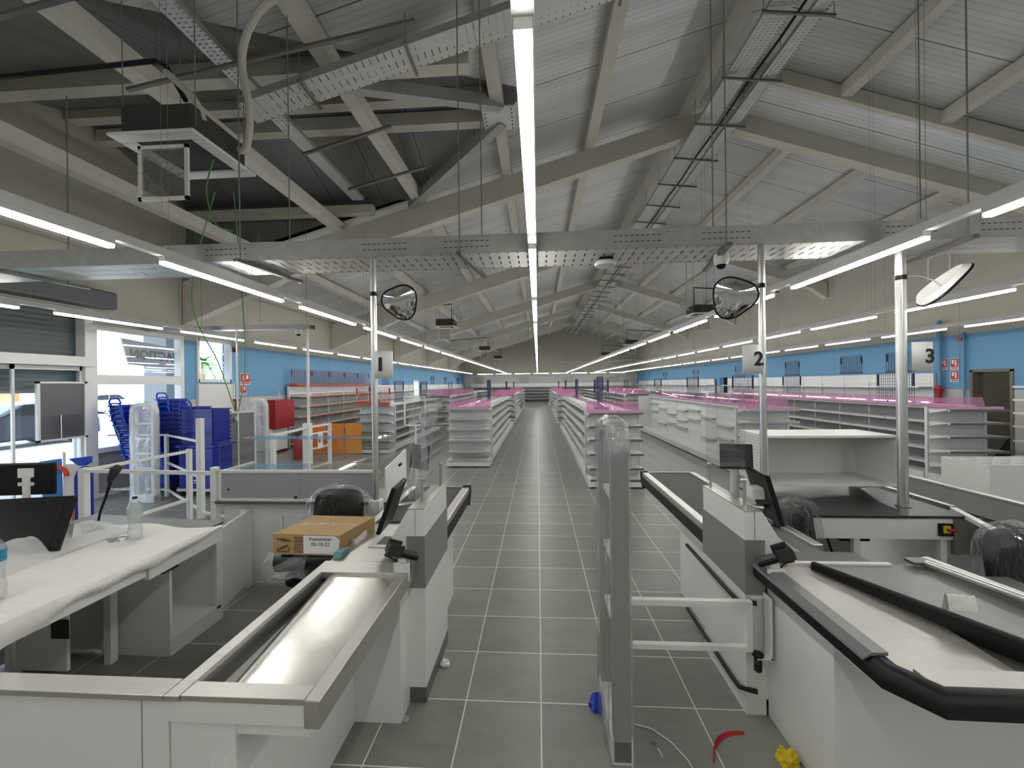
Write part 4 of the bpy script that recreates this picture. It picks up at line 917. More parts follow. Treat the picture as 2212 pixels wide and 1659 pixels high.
o = obj('white_box', MB().box(1.33, 1.41, 2.66, 2.75, 1.166, 1.24), W2, label='small white box standing on the tower of the right checkout behind the clear screen', cat='box', bevel=.008)
# ================================================================ CHECKOUT 3 AREA
DTOP = mat('dark_countertop', (.035, .035, .034), .28, noise=.1, nscale=20, spec=.3)
t = thing('checkout_table', 'dark-topped table with a white apron below the open cabinet', 'table', (2.6, 3.6, 0))
obj('table_top', MB().box(1.96, 3.22, 3.30, 4.30, .85, .872), DTOP, t, bevel=.003)
obj('apron', MB().box(1.98, 3.12, 3.31, 3.34, .69, .85), W, t); obj('apron', MB().box(1.98, 2.02, 3.34, 4.28, .69, .85), W, t)
obj('side_steel', MB().box(3.12, 3.45, 3.30, 3.33, .58, .85), DSTEEL, t)
for x in (2.42, 3.05): obj('leg', MB().box(x, x+.045, 3.33, 3.37, 0, .69), W2, t)
obj('leg', MB().box(2.0, 2.04, 4.2, 4.25, 0, .69), W2, t); obj('leg', MB().box(3.05, 3.09, 4.2, 4.25, 0, .69), W2, t)
obj('back_board', MB().box(1.98, 3.1, 4.25, 4.28, .02, .69), W, t)
t = thing('isolator_switch', 'yellow and red isolator switch on a black plate on the white apron', 'switch', (3.07, 3.30, .72))
obj('plate', MB().box(3.01, 3.11, 3.295, 3.31, .72, .815), BLACK, t, bevel=.002); obj('face', MB().box(3.035, 3.085, 3.285, 3.295, .745, .80), YEL, t, bevel=.003); obj('handle', MB().box(3.05, 3.11, 3.26, 3.285, .765, .782), RED, t, bevel=.003)
obj('power_box', MB().box(2.72, 2.97, 3.9, 4.05, .45, .58), BLACKM, label='black power box under the dark-topped table', cat='box')
for i in range(2): obj('cable', MB().tube([(2.55+.12*i, 4.0, .69), (2.5+.12*i, 3.95, .5), (2.56+.1*i, 3.9, .3), (2.6, 3.95, .02)], .01, 6), BLACK, label=('left', 'right')[i]+' of the two black cables hanging under the dark-topped table', cat='cable', smooth=True)
t = thing('open_cabinet', 'empty white open-fronted cabinet standing above the dark table between the middle and right poles', 'cabinet', (2.57, 3.95, .872))
mb = MB(); x0, x1, y0, y1, z0, z1 = 2.02, 3.12, 3.78, 4.26, .975, 1.42
obj('top', MB().box(x0, x1, y0, y1, z1-.02, z1), W, t); obj('bottom', MB().box(x0, x1, y0, y1, z0, z0+.02), W, t); obj('back', MB().box(x0, x1, y1-.015, y1, z0+.02, z1-.02), W, t)
obj('side', MB().box(x1-.015, x1, y0, y1-.015, z0+.02, z1-.02), W, t)
mb = MB().box(x0, x0+.012, y0, y1-.015, z0+.02, z1-.02); mb.cur = 1
for i in range(16):
    for j in range(14): mb.box(x0-.001, x0, y0+.02+i*.028, y0+.034+i*.028, z0+.04+j*.028, z0+.045+j*.028)
obj('perforated_side', mb, (W, GPAN), t)
for x in (2.06, 3.05): obj('bracket', MB().prism([(y0+.02, .975), (y1, .975), (y1, .872), (y1-.12, .872)], 0, x, x+.012), W2, t)
t = thing('conveyor_counter', 'grey conveyor counter with pale rails right of the right pole', 'checkout', (3.6, 5, 0))
obj('belt', MB().box(3.34, 3.92, 3.0, 6.4, .84, .862), BELT, t); obj('outer_rail', MB().box(3.92, 3.98, 2.6, 6.4, .82, .885), ALU, t, bevel=.006)
obj('inner_rail', MB().bar((3.30, 4.6, .865), (3.30, 3.5, .865), .05, .05), ALU, t); obj('inner_rail', MB().bar((3.30, 3.5, .865), (3.12, 3.06, .865), .045, .03), W2, t); obj('inner_rail', MB().bar((3.12, 3.06, .865), (3.05, 2.9, .865), .06, .03), STEEL, t)
obj('body', MB().box(3.45, 3.9, 3.0, 6.3, 0, .84), W, t); obj('till_plate', MB().box(3.10, 3.92, 2.62, 3.0, .84, .862), W2, t); obj('till_box', MB().box(3.0, 3.3, 2.72, 2.98, .70, .84), W2, t)
obj('lock', MB().tube([(3.13, 2.712, .79), (3.13, 2.72, .79)], .014, 12), INK, t)
# ================================================================ CHAIRS
def chair(x, y, lab, rz=0, zt=1.08, wrapr=1.0):
    t = thing('office_chair', lab, 'chair', (x, y, 0)); c, s_ = math.cos(rz), math.sin(rz)
    T = lambda p: (x+p[0]*c-p[1]*s_, y+p[0]*s_+p[1]*c, p[2])
    def cush(cx, cy, cz, a, b, d, tilt=0):
        def f(u, v):
            th = 2*math.pi*u; ph = math.pi*(v-.5); e = .45
            g = lambda w_: math.copysign(abs(w_)**e, w_)
            q = (a*g(math.cos(th))*g(math.cos(ph)), b*g(math.sin(th))*g(math.cos(ph)), d*g(math.sin(ph)))
            return T((cx+q[0], cy+q[1]+q[2]*tilt, cz+q[2]))
        return MB().grid(f, 24, 12)
    zb = zt-.27
    obj('backrest', cush(0, .2, zb, .20, .045, .25, .12), mat('chair_fabric', (.008, .008, .009), .85, spec=.2), t, smooth=True)
    obj('seat', cush(0, 0, .53, .23, .22, .045), bpy.data.materials['chair_fabric'], t, smooth=True)
    obj('back_arm', MB().tube([T((0, .1, .49)), T((0, .27, .5)), T((0, .27, zb))], .02, 8), BLACK, t)
    obj('gas_lift', MB().tube([T((0, 0, .1)), T((0, 0, .49))], .025, 10), BLACK, t)
    for k in range(5):
        a = k*2*math.pi/5; p = T((.27*math.cos(a), .27*math.sin(a), .07)); lg = obj('leg', MB().bar(T((0, 0, .10)), p, .04, .03), BLACK, t); obj('castor', MB().tube([(p[0]-.02, p[1], .03), (p[0]+.02, p[1], .03)], .03, 10), BLACK, lg)
    def wrap(u, v):
        th = 2*math.pi*u; h_ = v; w_ = (.255-.10*max(0, h_-.75)/.25*2*max(0, h_-.6))*wrapr
        r1 = random.uniform(-.012, .012)
        ww = w_*(1 if h_ < .8 else math.sqrt(max(.0, 1-((h_-.8)/.2)**2)))
        return T(((ww+r1+.05*(1-h_))*math.cos(th), .21+(.10+r1+.04*(1-h_))*math.sin(th)*(1 if h_ < .85 else math.sqrt(max(0, 1-((h_-.85)/.15)**2))), zb-.29+.60*h_))
    obj('plastic_wrap', MB().grid(wrap, 26, 12), FILMC, t, smooth=True)
    return t
chair(-1.60, 2.98, 'black office chair in clear plastic behind the cardboard box', 0, 1.10)
chair(1.98, 2.98, 'black office chair in clear plastic between the right checkout and the dark table', .5, 1.02)
chair(2.86, 2.42, 'black office chair in clear plastic at the right edge of the view', .3, 1.03)
# ================================================================ CARDBOARD BOX
t = thing('cardboard_box', 'brown cardboard box with a paper label resting on the chair seat by the left checkout', 'box', (-1.56, 2.74, .80))
mb = MB(); bxv = [(-1.765, 2.62), (-1.30, 2.60), (-1.22, 2.98), (-1.70, 3.0)]
mb.prism(bxv, 2, .80, .935); bo = obj('carton', mb, CARD, t)
obj('tape', MB().prism([(-1.738, 2.78), (-1.27, 2.77), (-1.262, 2.83), (-1.73, 2.84)], 2, .935, .9362), mat('parcel_tape', (.45, .33, .16), .12, bump=.6, bscale=40), t)
obj('paper_label', MB().prism([(-1.545, .815), (-1.31, .812), (-1.30, .905), (-1.335, .93), (-1.545, .932)], 1, 2.598, 2.6), PAPER, t)
text('label_text', 'Voetenster\n03-10-22', .034, INK, (-1.43, 2.5972, .893), (1, 0, 0), (0, 0, 1), t, depth=.0005)
text('print', 'MODEL  KM\nDESCRIPTI\nCOLOR  B\nQTY: 1 PC\nC.NO.', .022, mat('print_brown', (.10, .05, .02), .8), (-1.625, 2.6065, .868), (1, -.04, 0), (0, 0, 1), t, depth=.0005, align='LEFT')
bpy.data.objects['print'].location.x += .01
mb = MB()
for i in range(3): mb.bar((-1.735+.02*i, 2.613, .905), (-1.67+.015*i, 2.610, .89), .003, .006)
mb.bar((-1.735, 2.613, .84), (-1.73, 2.613, .82), .003, .006); mb.bar((-1.73, 2.613, .82), (-1.655, 2.61, .82), .003, .006); mb.bar((-1.655, 2.61, .82), (-1.65, 2.61, .845), .003, .006); mb.bar((-1.72, 2.612, .835), (-1.66, 2.61, .862), .003, .012)
obj('handling_mark', mb, bpy.data.materials['print_brown'], t)
t = thing('wrapped_roll', 'dark cylinder in loose clear plastic under the cardboard box', 'roll', (-1.55, 2.72, .60))
obj('roll', MB().tube([(-1.80, 2.72, .715), (-1.79, 2.72, .715), (-1.30, 2.74, .735)], [.055, .078, .06], 20), mat('roll_dark', (.012, .014, .022), .3), t, smooth=True)
obj('film', MB().grid(lambda u, v: (-1.86+.30*v, 2.72+(.09+.01*math.sin(20*u+9*v))*math.cos(2*math.pi*u), .70+(.09+.015*math.sin(31*u+13*v))*math.sin(2*math.pi*u)-.03*(1-v)), 30, 8), FILM, t, smooth=True)
# ================================================================ VITRINE COUNTER
t = thing('glass_vitrine', 'white counter with a glass display case on top behind the cardboard box', 'display case', (-2.3, 3.95, 0))
VX0, VX1, VY0, VY1 = -3.06, -1.49, 3.75, 4.22
bx = lambda name, x0, x1, y0, y1, z0, z1, mm, par=t, **k: obj(name, MB().box(x0, x1, y0, y1, z0, z1), mm, par, **k)
bx('cabinet', VX0, -1.46, VY0+.06, VY1, .10, .80, W); bx('plinth', VX0, -1.46, VY0+.08, VY1, 0, .10, W2)
bx('counter_edge', VX0-.03, -1.30, VY0-.02, VY1+.02, .80, .822, DSTEEL)
for x0, x1 in ((-2.80, -2.46), (-2.455, -2.0), (-1.995, -1.50)):
    d = bx('door', x0, x1, VY0+.045, VY0+.06, .22, .68, W, bevel=.002)
    if x0 < -2.4: xx = x0+.29 if x0 < -2.7 else x0+.05; obj('door_pull', MB().tube([(xx, VY0+.043, .50), (xx, VY0+.046, .50)], .017, 14), INK, d)
for x0, x1 in ((VX0+.02, -2.26), (-2.255, -1.50)): bx('sliding_panel', x0, x1, VY0+.01, VY0+.02, .845, 1.09, mat('vitrine_grey', (.33, .33, .35), .22))
for z in (.822, 1.09): bx('rail', VX0, -1.49, VY0, VY0+.03, z, z+.025, W2)
bx('rail', VX0, VX0+.02, VY0+.03, VY1, 1.09, 1.112, W2); bx('rail', VX0, VX0+.02, VY0, VY0+.03, .845, 1.09, W2); bx('deck', VX0, -1.49, VY0+.03, VY1, 1.085, 1.092, GLASS)
gl = bx('glass_front', VX0, -1.49, VY1-.006, VY1, 1.11, 1.38, GLASS); bx('glass_top', VX0, -1.49, VY0+.20, VY1, 1.38, 1.386, GLASS); bx('glass_side', VX0, VX0+.006, VY0+.01, VY1-.006, 1.11, 1.38, GLASS); bx('glass_side', -1.496, -1.49, VY0+.01, VY1-.006, 1.11, 1.38, GLASS)
for x in (VX0, -1.495): bx('glass_edge', x, x+.004, VY0+.008, VY0+.012, 1.11, 1.38, DSTEEL)
obj('lock', MB().tube([(-2.97, VY0+.004, .93), (-2.97, VY0+.01, .93)], .01, 12), INK, t); obj('latch', MB().tube([(-2.30, VY0-.01, .86), (-2.30, VY0+.01, .86)], .012, 10), BLACK, t)
t = thing('side_board', 'white perforated board with a black lock at the right end of the glass vitrine', 'board', (-1.43, 4.1, .82))
obj('board', MB().prism([(3.76, .822), (4.35, .822), (4.35, 1.22), (3.76, 1.13)], 0, -1.44, -1.425), W2, t); obj('lock', MB().box(-1.425, -1.415, 4.10, 4.18, 1.08, 1.11), BLACK, t, bevel=.004)
t = thing('half_partition', 'low white partition running from the service desk to the vitrine', 'partition', (-2.75, 3.5, 0))
obj('board', MB().bar((-2.66, 3.2, .385), (-2.82, 3.84, .385), .03, .67), W, t); obj('post', MB().box(-2.85, -2.77, 3.74, 3.80, 0, .74), W2, t, bevel=.003)
# ================================================================ SERVICE DESK
t = thing('service_desk', 'white service desk with an open niche, covered by foam sheet at the left', 'desk', (-2.9, 2.2, 0))
bx = lambda name, x0, x1, y0, y1, z0, z1, mm, par=t, **k: obj(name, MB().box(x0, x1, y0, y1, z0, z1), mm, par, **k)
obj('desk_top', MB().prism([(-3.75, 1.45), (-2.43, 1.45), (-2.43, 2.40), (-2.50, 3.10), (-3.75, 3.25)], 2, .83, .85), DSTEEL, t)
bx('fascia', -2.47, -2.44, 1.45, 2.40, .74, .83, W); obj('fascia', MB().bar((-2.455, 2.42, .77), (-2.51, 3.09, .77), .03, .12), W, t)
nc = bx('niche_frame', -2.66, -2.63, 2.76, 2.79, .0, .71, W); mb = MB()
mb.box(-3.15, -2.63, 2.76, 2.78, .0, .71); mb.box(-3.15, -2.63, 3.23, 3.25, 0, .71); mb.box(-3.15, -3.13, 2.78, 3.23, 0, .71); mb.box(-3.13, -2.63, 2.78, 3.23, .10, .12); mb.box(-2.66, -2.63, 2.78, 3.23, 0, .10); mb.box(-2.66, -2.63, 3.19, 3.23, .10, .71)
obj('niche', mb, W, t); bpy.data.objects.remove(nc)
bx('kickboard', -3.13, -2.64, 2.80, 3.20, .0, .098, W2)
bx('modesty_panel', -3.72, -3.70, 1.5, 3.2, .02, .83, W); bx('rear_panel', -3.70, -3.16, 2.78, 2.80, .02, .83, W)
for x, y in ((-3.40, 2.40), (-3.02, 2.66)): bx('leg', x, x+.05, y, y+.05, 0, .83, W2)
wp = bx('cable_panel', -3.38, -3.0, 2.42, 2.44, .12, .5, W); bx('cable_opening', -3.10, -2.98+.0, 2.415, 2.4195, .33, .45, BLACKM, par=wp)
obj('power_box', MB().box(-2.68, -2.52, 2.60, 2.72, .66, .74), BLACKM, label='black box fixed under the edge of the service desk', cat='box', bevel=.004)
def foam(u, v):   # v across (0 rear .. 1 over the front edge), u along
    y = 1.46+u*1.50; xe = -2.41-.05*max(0, u-.6)
    if v < .75: x = -3.25+(xe+3.25)*(v/.75); z = .862+.010*math.sin(9*u+4*v)*math.sin(6*v+3)+.004*math.sin(37*u)
    else:
        w_ = (v-.75)/.25; x = xe+.015*math.sin(w_*3); z = .862-(.11*(1-.75*u)+.04*math.sin(9*u+1)*(1-u)+.01*math.sin(31*u))*w_
    if u > .75: y += .04*math.sin(9*v)
    return (x, y, z)
obj('foam_sheet', MB().grid(foam, 50, 40), FOAM, label='thin white foam sheet spread over the service desk', cat='packing sheet', smooth=True, base=(-2.9, 2.2, .85))
def pf(u, v):
    tv = max(0, min(1, (1-u)*6)); hgt = .155*min(1, u*5+.6)*(1-.25*u)*tv
    return (-2.96-.16*u*.3-.22*v+.02*math.sin(7*u+2*v), 1.60+1.32*u, .868+hgt*math.sin(min(1, v*1.25)*math.pi/2)-.02*max(0, v-.8)*5+.006*math.sin(70*u+3*v)*v)
obj('packing_film', MB().grid(pf, 90, 16), FILM3, label='cloudy translucent film standing up behind the foam sheet', cat='film', smooth=True)
obj('cable_loop', MB().tube([(-2.86+.05*math.cos(a*.5), 2.62+.05*math.sin(a*.5), .885) for a in range(11)], .004, 6), GPAN, label='small grey cable ring lying on the film of the service desk', cat='cable', smooth=True)
def bottle(x, y, z, h, r, lab, labm, cap=INK):
    t = thing('water_bottle', lab, 'bottle', (x, y, z))
    obj('body', MB().lathe([(r*.85, 0), (r, .01), (r*.93, h*.1), (r, h*.16), (r*.93, h*.24), (r*.80, h*.42), (r*.97, h*.55), (r, h*.76), (r*.72, h*.86), (r*.30, h*.93), (r*.28, h*.97)], (x, y, z), 24), WATER, t, smooth=True)
    obj('label_band', MB().lathe([(r*1.0, h*.57), (r*1.01, h*.74)], (x, y, z), 24), labm, t, smooth=True)
    obj('cap', MB().lathe([(r*.34, h*.955), (r*.34, h)], (x, y, z), 16), cap, t)
LBL = glassy('bottle_label_clear', (.80, .86, .82), .05, .35); LBL2 = mat('bottle_label_blue', (.03, .25, .42), .4)
bottle(-2.80, 2.68, .868, .29, .042, 'half-empty clear water bottle with a black cap on the foam sheet', LBL)
bottle(-2.72, 1.88, .868, .33, .046, 'clear water bottle with a blue label at the left edge of the view', LBL2, mat('cap_blue', (.03, .12, .4), .4))
# screens on the desk
t = thing('desk_screen', 'large black screen leaning back on the service desk', 'screen', (-3.2, 2.35, .85))
R_ = Matrix.Translation((-3.245, 2.38, 1.06)) @ Matrix.Rotation(math.radians(14), 4, 'Z') @ Matrix.Rotation(math.radians(-24), 4, 'X')
mb = MB(); mb.X = R_; mb.box(-.29, .24, 0, .03, -.17, .17); obj('housing', mb, BLACK, t, bevel=.008)
mb = MB(); mb.X = R_; mb.box(-.26, .19, -.002, 0, -.14, .14); obj('display', mb, mat('screen_dark_gloss', (.016, .017, .019), .2, spec=.35), t)
obj('stand', MB().prism([(2.50, .85), (2.60, .85), (2.56, 1.0), (2.53, 1.02)], 0, -3.11, -3.07), W2, t)
t = thing('rear_screen', 'small black screen seen from behind with a white wall-mount plate', 'screen', (-3.3, 2.62, .85))
R_ = Matrix.Translation((-3.50, 2.58, 1.30)) @ Matrix.Rotation(math.radians(8), 4, 'Z')
mb = MB(); mb.X = R_; mb.box(-.19, .19, 0, .03, -.11, .11); obj('housing', mb, BLACK, t, bevel=.012)
mb = MB(); mb.X = R_; mb.box(-.03, .07, -.008, 0, .01, .075); mb.box(-.03, .07, -.008, 0, -.045, -.02); mb.box(.01, .05, -.02, -.002, -.16, .03); obj('mount_plate', mb, W2, t, bevel=.003)
obj('stalk', MB().tube([(-3.49, 2.57, .85), (-3.49, 2.57, 1.18)], .02, 10), W2, t)
text('back_print', 'MODEL  VFD', .014, GPAN, (-3.60, 2.567, 1.38), (1, .14, 0), (0, 0, 1), t, depth=.0004); bpy.data.objects['back_print'].data.transform(Matrix.Identity(4))
t = thing('gooseneck_microphone', 'black gooseneck microphone rising from the service desk', 'microphone', (-3.28, 2.85, .85))
obj('base', MB().lathe([(.05, 0), (.05, .02), (.03, .03)], (-3.28, 2.85, .85), 16), BLACK, t)
obj('neck', MB().tube([(-3.28, 2.85, .87), (-3.24, 2.84, 1.0), (-3.17, 2.82, 1.12), (-3.11, 2.80, 1.24)], [.008, .008, .009, .012], 10), BLACK, t, smooth=True)
obj('head', MB().tube([(-3.12, 2.80, 1.235), (-3.10, 2.80, 1.27), (-3.06, 2.79, 1.325), (-3.04, 2.79, 1.335), (-3.028, 2.79, 1.34)], [.014, .026, .032, .026, .010], 14), BLACKM, t, smooth=True)
# ================================================================ FENCES, PEDESTALS, BASKETS
def post(x, y, h, t, w_=.05): return obj('post', MB().box(x-w_/2, x+w_/2, y-w_/2, y+w_/2, 0, h), W2, t, bevel=.003)
def rail(a, b, t, w_=.035): return obj('rail', MB().bar(a, b, w_, w_), W2, t)
t = thing('guard_rail', 'white tubular guard rail turning a corner behind the service desk', 'fence', (-4.97, 4.8, 0))
post(-5.0, 4.22, 1.04, t, .07); post(-4.95, 5.53, 1.04, t, .055); post(-3.12, 3.78, 1.14, t, .06)
rail((-5.0, 4.22, 1.01), (-4.95, 5.53, 1.01), t); rail((-5.0, 4.22, 1.01), (-3.12, 3.78, 1.08), t); rail((-5.0, 4.22, .33), (-4.95, 5.53, .33), t)
t = thing('basket_corral', 'white tubular corral rail around the blue basket stacks', 'fence', (-6.3, 6.9, 0))
post(-6.55, 6.85, 1.1, t); post(-4.92, 5.69, 1.46, t, .075); rail((-7.65, 6.85, 1.08), (-6.55, 6.85, 1.08), t, .03); rail((-7.65, 6.85, .12), (-6.55, 6.85, .12), t, .03); rail((-6.55, 6.85, 1.08), (-4.92, 5.69+.0, 1.12), t, .03); rail((-6.55, 6.85, .6), (-4.92, 5.69, .6), t, .03); rail((-6.55, 6.85, .12), (-4.92, 5.69, .12), t, .03); rail((-4.92, 5.69, .1), (-4.2, 5.4, .1), t, .03)
t = thing('entrance_gate', 'white entrance barrier with a swing arm and tall drop pole', 'gate', (-4.4, 7.4, 0))
post(-4.36, 6.5, 1.14, t, .07); post(-4.42, 7.62, 1.20, t, .13); post(-4.34, 8.3, 1.14, t, .06)
for z in (1.10, .30): rail((-4.36, 6.5, z), (-4.42, 7.62, z+.02), t, .04); rail((-4.42, 7.62, z+.02), (-4.34, 8.3, z+.02), t, .04)
obj('drop_pole', MB().tube([(-4.42, 7.66, 1.2), (-4.42, 7.66, 3.02)], .025, 12), W2, t, smooth=True)
ga = obj('swing_arm', MB().tube([(-4.38, 7.68, .98), (-4.28, 8.05, .99), (-4.26, 8.12, .95), (-4.26, 8.12, .75), (-4.28, 8.05, .70), (-4.38, 7.68, .69)], .018, 10), W2, t, smooth=True)
obj('arm_plate', MB().box(-4.31, -4.30, 7.78, 7.96, .68, .98), PAPER, ga); obj('arrow_mark', MB().prism([(7.80, .80), (7.86, .80), (7.86, .85), (7.83, .89), (7.80, .85)], 0, -4.299, -4.297), RED, ga); text('arm_text', '2.1', .06, INK, (-4.296, 7.915, .82), (0, 1, 0), (0, 0, 1), ga, depth=.0005)
t = thing('drop_pole', 'thin white pole dropping from the short tray to the floor left of the grey board', 'pole', (-5.8, 7.66, 0)); obj('tube', MB().tube([(-5.86, 7.68, 0), (-5.86, 7.68, 3.02)], .018, 10), W2, t, smooth=True)
t = thing('grey_board', 'standing grey board in a white frame beside the vitrine', 'board', (-5.8, 7.3, 0))
A, B = Vector((-6.04, 7.42, 0)), Vector((-5.72, 7.95, 0)); mb = MB()
mb.bar(A, A+Vector((0, 0, 1.43)), .04); mb.bar(B, B+Vector((0, 0, 1.43)), .04); mb.bar(A+Vector((0, 0, 1.42)), B+Vector((0, 0, 1.42)), .04); mb.bar(A+Vector((0, 0, .02)), B+Vector((0, 0, .02)), .04); obj('frame', mb, W2, t)
obj('board', MB().add([A+Vector((0, 0, .04)), B+Vector((0, 0, .04)), B+Vector((0, 0, 1.4)), A+Vector((0, 0, 1.4)), A+Vector((.008, -.01, .04)), B+Vector((.008, -.01, .04)), B+Vector((.008, -.01, 1.4)), A+Vector((.008, -.01, 1.4))], [(0, 1, 2, 3), (7, 6, 5, 4), (0, 4, 5, 1), (1, 5, 6, 2), (2, 6, 7, 3), (3, 7, 4, 0)]), GPAN, t)
obj('clip', MB().bar((-5.86, 7.64, 1.26), (-5.86, 7.64, 1.34), .05, .05), W2, t)
t = thing('notice_board', 'hanging dark grey board in a white frame on the glass entrance door', 'board', (-7.6, 6.1, 1.1))
obj('board', MB().box(-7.60, -7.59, 5.80, 6.42, 1.13, 2.0), mat('notice_grey', (.12, .12, .125), .4), t)
mb = MB(); mb.box(-7.61, -7.57, 5.76, 5.80, 1.1, 2.03); mb.box(-7.61, -7.57, 6.42, 6.46, 1.1, 2.03); mb.box(-7.61, -7.57, 5.76, 6.46, 2.0, 2.03); mb.box(-7.61, -7.57, 5.76, 6.46, 1.1, 1.13); obj('frame', mb, W2, t)
obj('pocket', MB().box(-7.585, -7.58, 5.82, 6.40, 1.14, 1.5), PLEXI, t); obj('seam', MB().box(-7.584, -7.575, 6.07, 6.085, 1.12, 1.5), W2, t)
def pedestal(x, y, w_, h, d, lab, axis='x', frm=None, rungs=(.55, .80, 1.05, 1.3), hero=False):
    # antenna loop: width along axis, thickness d
    t = thing('security_pedestal', lab, 'security gate', (x, y, 0)); bw = .055
    P = (lambda a, b, z: (x+a, y+b, z)) if axis == 'x' else (lambda a, b, z: (x+b, y+a, z))
    hw = w_/2; r = hw*.75
    def loop(off):
        pts = [(-hw+off, .02)]; pts += [(-hw+off, h-r)]
        for k in range(1, 9): a = math.pi-math.pi/2*k/8; pts.append((-hw+r+(r-off)*math.cos(a), h-r+(r-off)*math.sin(a)))
        pts += [(hw-r, h-off)]
        for k in range(1, 9): a = math.pi/2-math.pi/2*k/8; pts.append((hw-r+(r-off)*math.cos(a), h-r+(r-off)*math.sin(a)))
        pts += [(hw-off, .02)]; return pts
    o1, o2 = loop(0), loop(bw); n = len(o1); vs = []; fs = []
    for sgn in (-1, 1):
        for p in o1: vs.append(P(p[0], sgn*d/2, p[1]))
        for p in o2: vs.append(P(p[0], sgn*d/2, p[1]))
    for i in range(n-1):
        fs += [(i, i+1, n+i+1, n+i), (2*n+i+1, 2*n+i, 3*n+i, 3*n+i+1), (i+1, i, 2*n+i, 2*n+i+1), (n+i, n+i+1, 3*n+i+1, 3*n+i)]
    fs += [(0, n, 3*n, 2*n), (n-1, 2*n-1, 4*n-1, 3*n-1)]
    obj('frame', MB().add(vs, fs), frm or W2, t)
    b = [P(-hw, -d/2-.01, 0), P(hw, d/2+.01, .12)]; obj('base', MB().box(b[0][0], b[1][0], b[0][1], b[1][1], 0, .13), W2, t, bevel=.01)
    for z in rungs: a, c = P(-hw+bw, -d/4, z), P(hw-bw, d/4, z+.03); obj('rung', MB().box(a[0], c[0], a[1], c[1], z, z+.03), W2, t)
    rnd = random.Random(3)
    def wr(u, v):
        th = 2*math.pi*u; z = v*(h+.035); k = 1 if z < h-r else math.sqrt(max(0, 1-((z-h+r)/(r+.036))**2))
        ex = hw*(1 if z < h-r else .25+.75*k)+.028; ez = d/2+.022
        j = 1+.14*math.sin(17*th+5*z)*math.sin(7*z+th*3); fl = 1+.35*max(0, .25-z)
        if v > .995: ex *= .3
        g = lambda w2: math.copysign(abs(w2)**.5, w2)
        return P(ex*g(math.cos(th))*fl, ez*g(math.sin(th))*j*fl*(1 if v < .99 else .4), max(.004, z))
    obj('plastic_wrap', MB().grid(wr, 40, 40), FILM if hero else FILM2, t, smooth=True)
    return t
pedestal(.40, 2.30, .46, 1.70, .085, 'tall grey anti-theft pedestal wrapped in clear film in the middle of the aisle', 'y', mat('pedestal_grey', (.17, .185, .18), .4, .0), hero=True, rungs=(.62, .95, 1.28))
pedestal(-6.6, 6.50, .42, 1.66, .10, 'white anti-theft pedestal in cloudy film in front of the basket stacks')
pedestal(-5.95, 8.35, .44, 1.64, .10, 'white anti-theft pedestal in cloudy film beside the red cabinet')
obj('pedestal_side_post', MB().box(-6.34, -6.29, 8.3, 8.35, 0, 1.5), W2, label='slim white post left of the pedestal beside the red cabinet', cat='post')
BIN = []
def basket_proto():
    t = thing('shopping_basket', 'x', 'basket', (0, 0, 0)); mb = MB()
    def ring(hx, hy, z): return [(hx, hy, z), (-hx, hy, z), (-hx, -hy, z), (hx, -hy, z)]
    o0, o1 = ring(.10, .15, 0), ring(.135, .19, .26); i0, i1 = ring(.094, .144, .008), ring(.129, .184, .26)
    vs = o0+o1+i0+i1; fs = [(3, 2, 1, 0), (8, 9, 10, 11)]
    for k in range(4): l = (k+1) % 4; fs += [(k, l, 4+l, 4+k), (8+l, 8+k, 12+k, 12+l), (4+k, 4+l, 12+l, 12+k)]
    mb.add(vs, fs); mb.box(-.15, .15, -.205, -.185, .235, .262); mb.box(-.15, .15, .185, .205, .235, .262); mb.box(-.15, -.13, -.2, .2, .235, .262); mb.box(.13, .15, -.2, .2, .235, .262)
    obj('tub', mb, BLUE, t)
    obj('handle', MB().tube([(-.10, -.205, .24), (-.105, -.215, .33), (-.07, -.22, .38), (.07, -.22, .38), (.105, -.215, .33), (.10, -.205, .24)], .014, 8), BLUE2, t, smooth=True)
    return t
bp = basket_proto(); first = True
for sx, sy, n, z0, lx, nm, dz in ((-7.05, 6.98, 15, .16, -.42, 'leftmost leaning stack by the window', .085), (-6.70, 7.10, 13, .16, -.30, 'second stack, half hidden by the wrapped pedestal', .087), (-6.78, 7.50, 16, .16, -.3, 'rear stack behind the second one', .085), (-6.25, 7.25, 14, .16, -.12, 'stack just right of the wrapped pedestal', .087)):
    for i in range(n):
        loc = (sx+lx*i/n, sy+.02*math.sin(i), z0+i*dz); lab = f'blue shopping basket, {"topmost" if i == n-1 else "lowest" if i == 0 else "middle"} of the {nm}'
        g = None if i in (0, n-1) else f'blue baskets in the {nm}'
        if first: o = bp; o.location = loc; o['label'] = lab; first = False
        else: o = dup(bp, loc, lab)
        if g: o['group'] = g
        elif 'group' in o: del o['group']
    c = thing('basket_trolley', f'black wheeled base under the blue baskets, {nm}', 'trolley', (sx, sy, 0)); obj('deck', MB().box(sx-.12, sx+.12, sy-.17, sy+.17, .10, .158), BLACKM, c)
    for a in (-.1, .1):
        for b in (-.14, .14): obj('castor', MB().tube([(sx+a-.015, sy+b, .05), (sx+a+.015, sy+b, .05)], .05, 10), BLACKM, c)
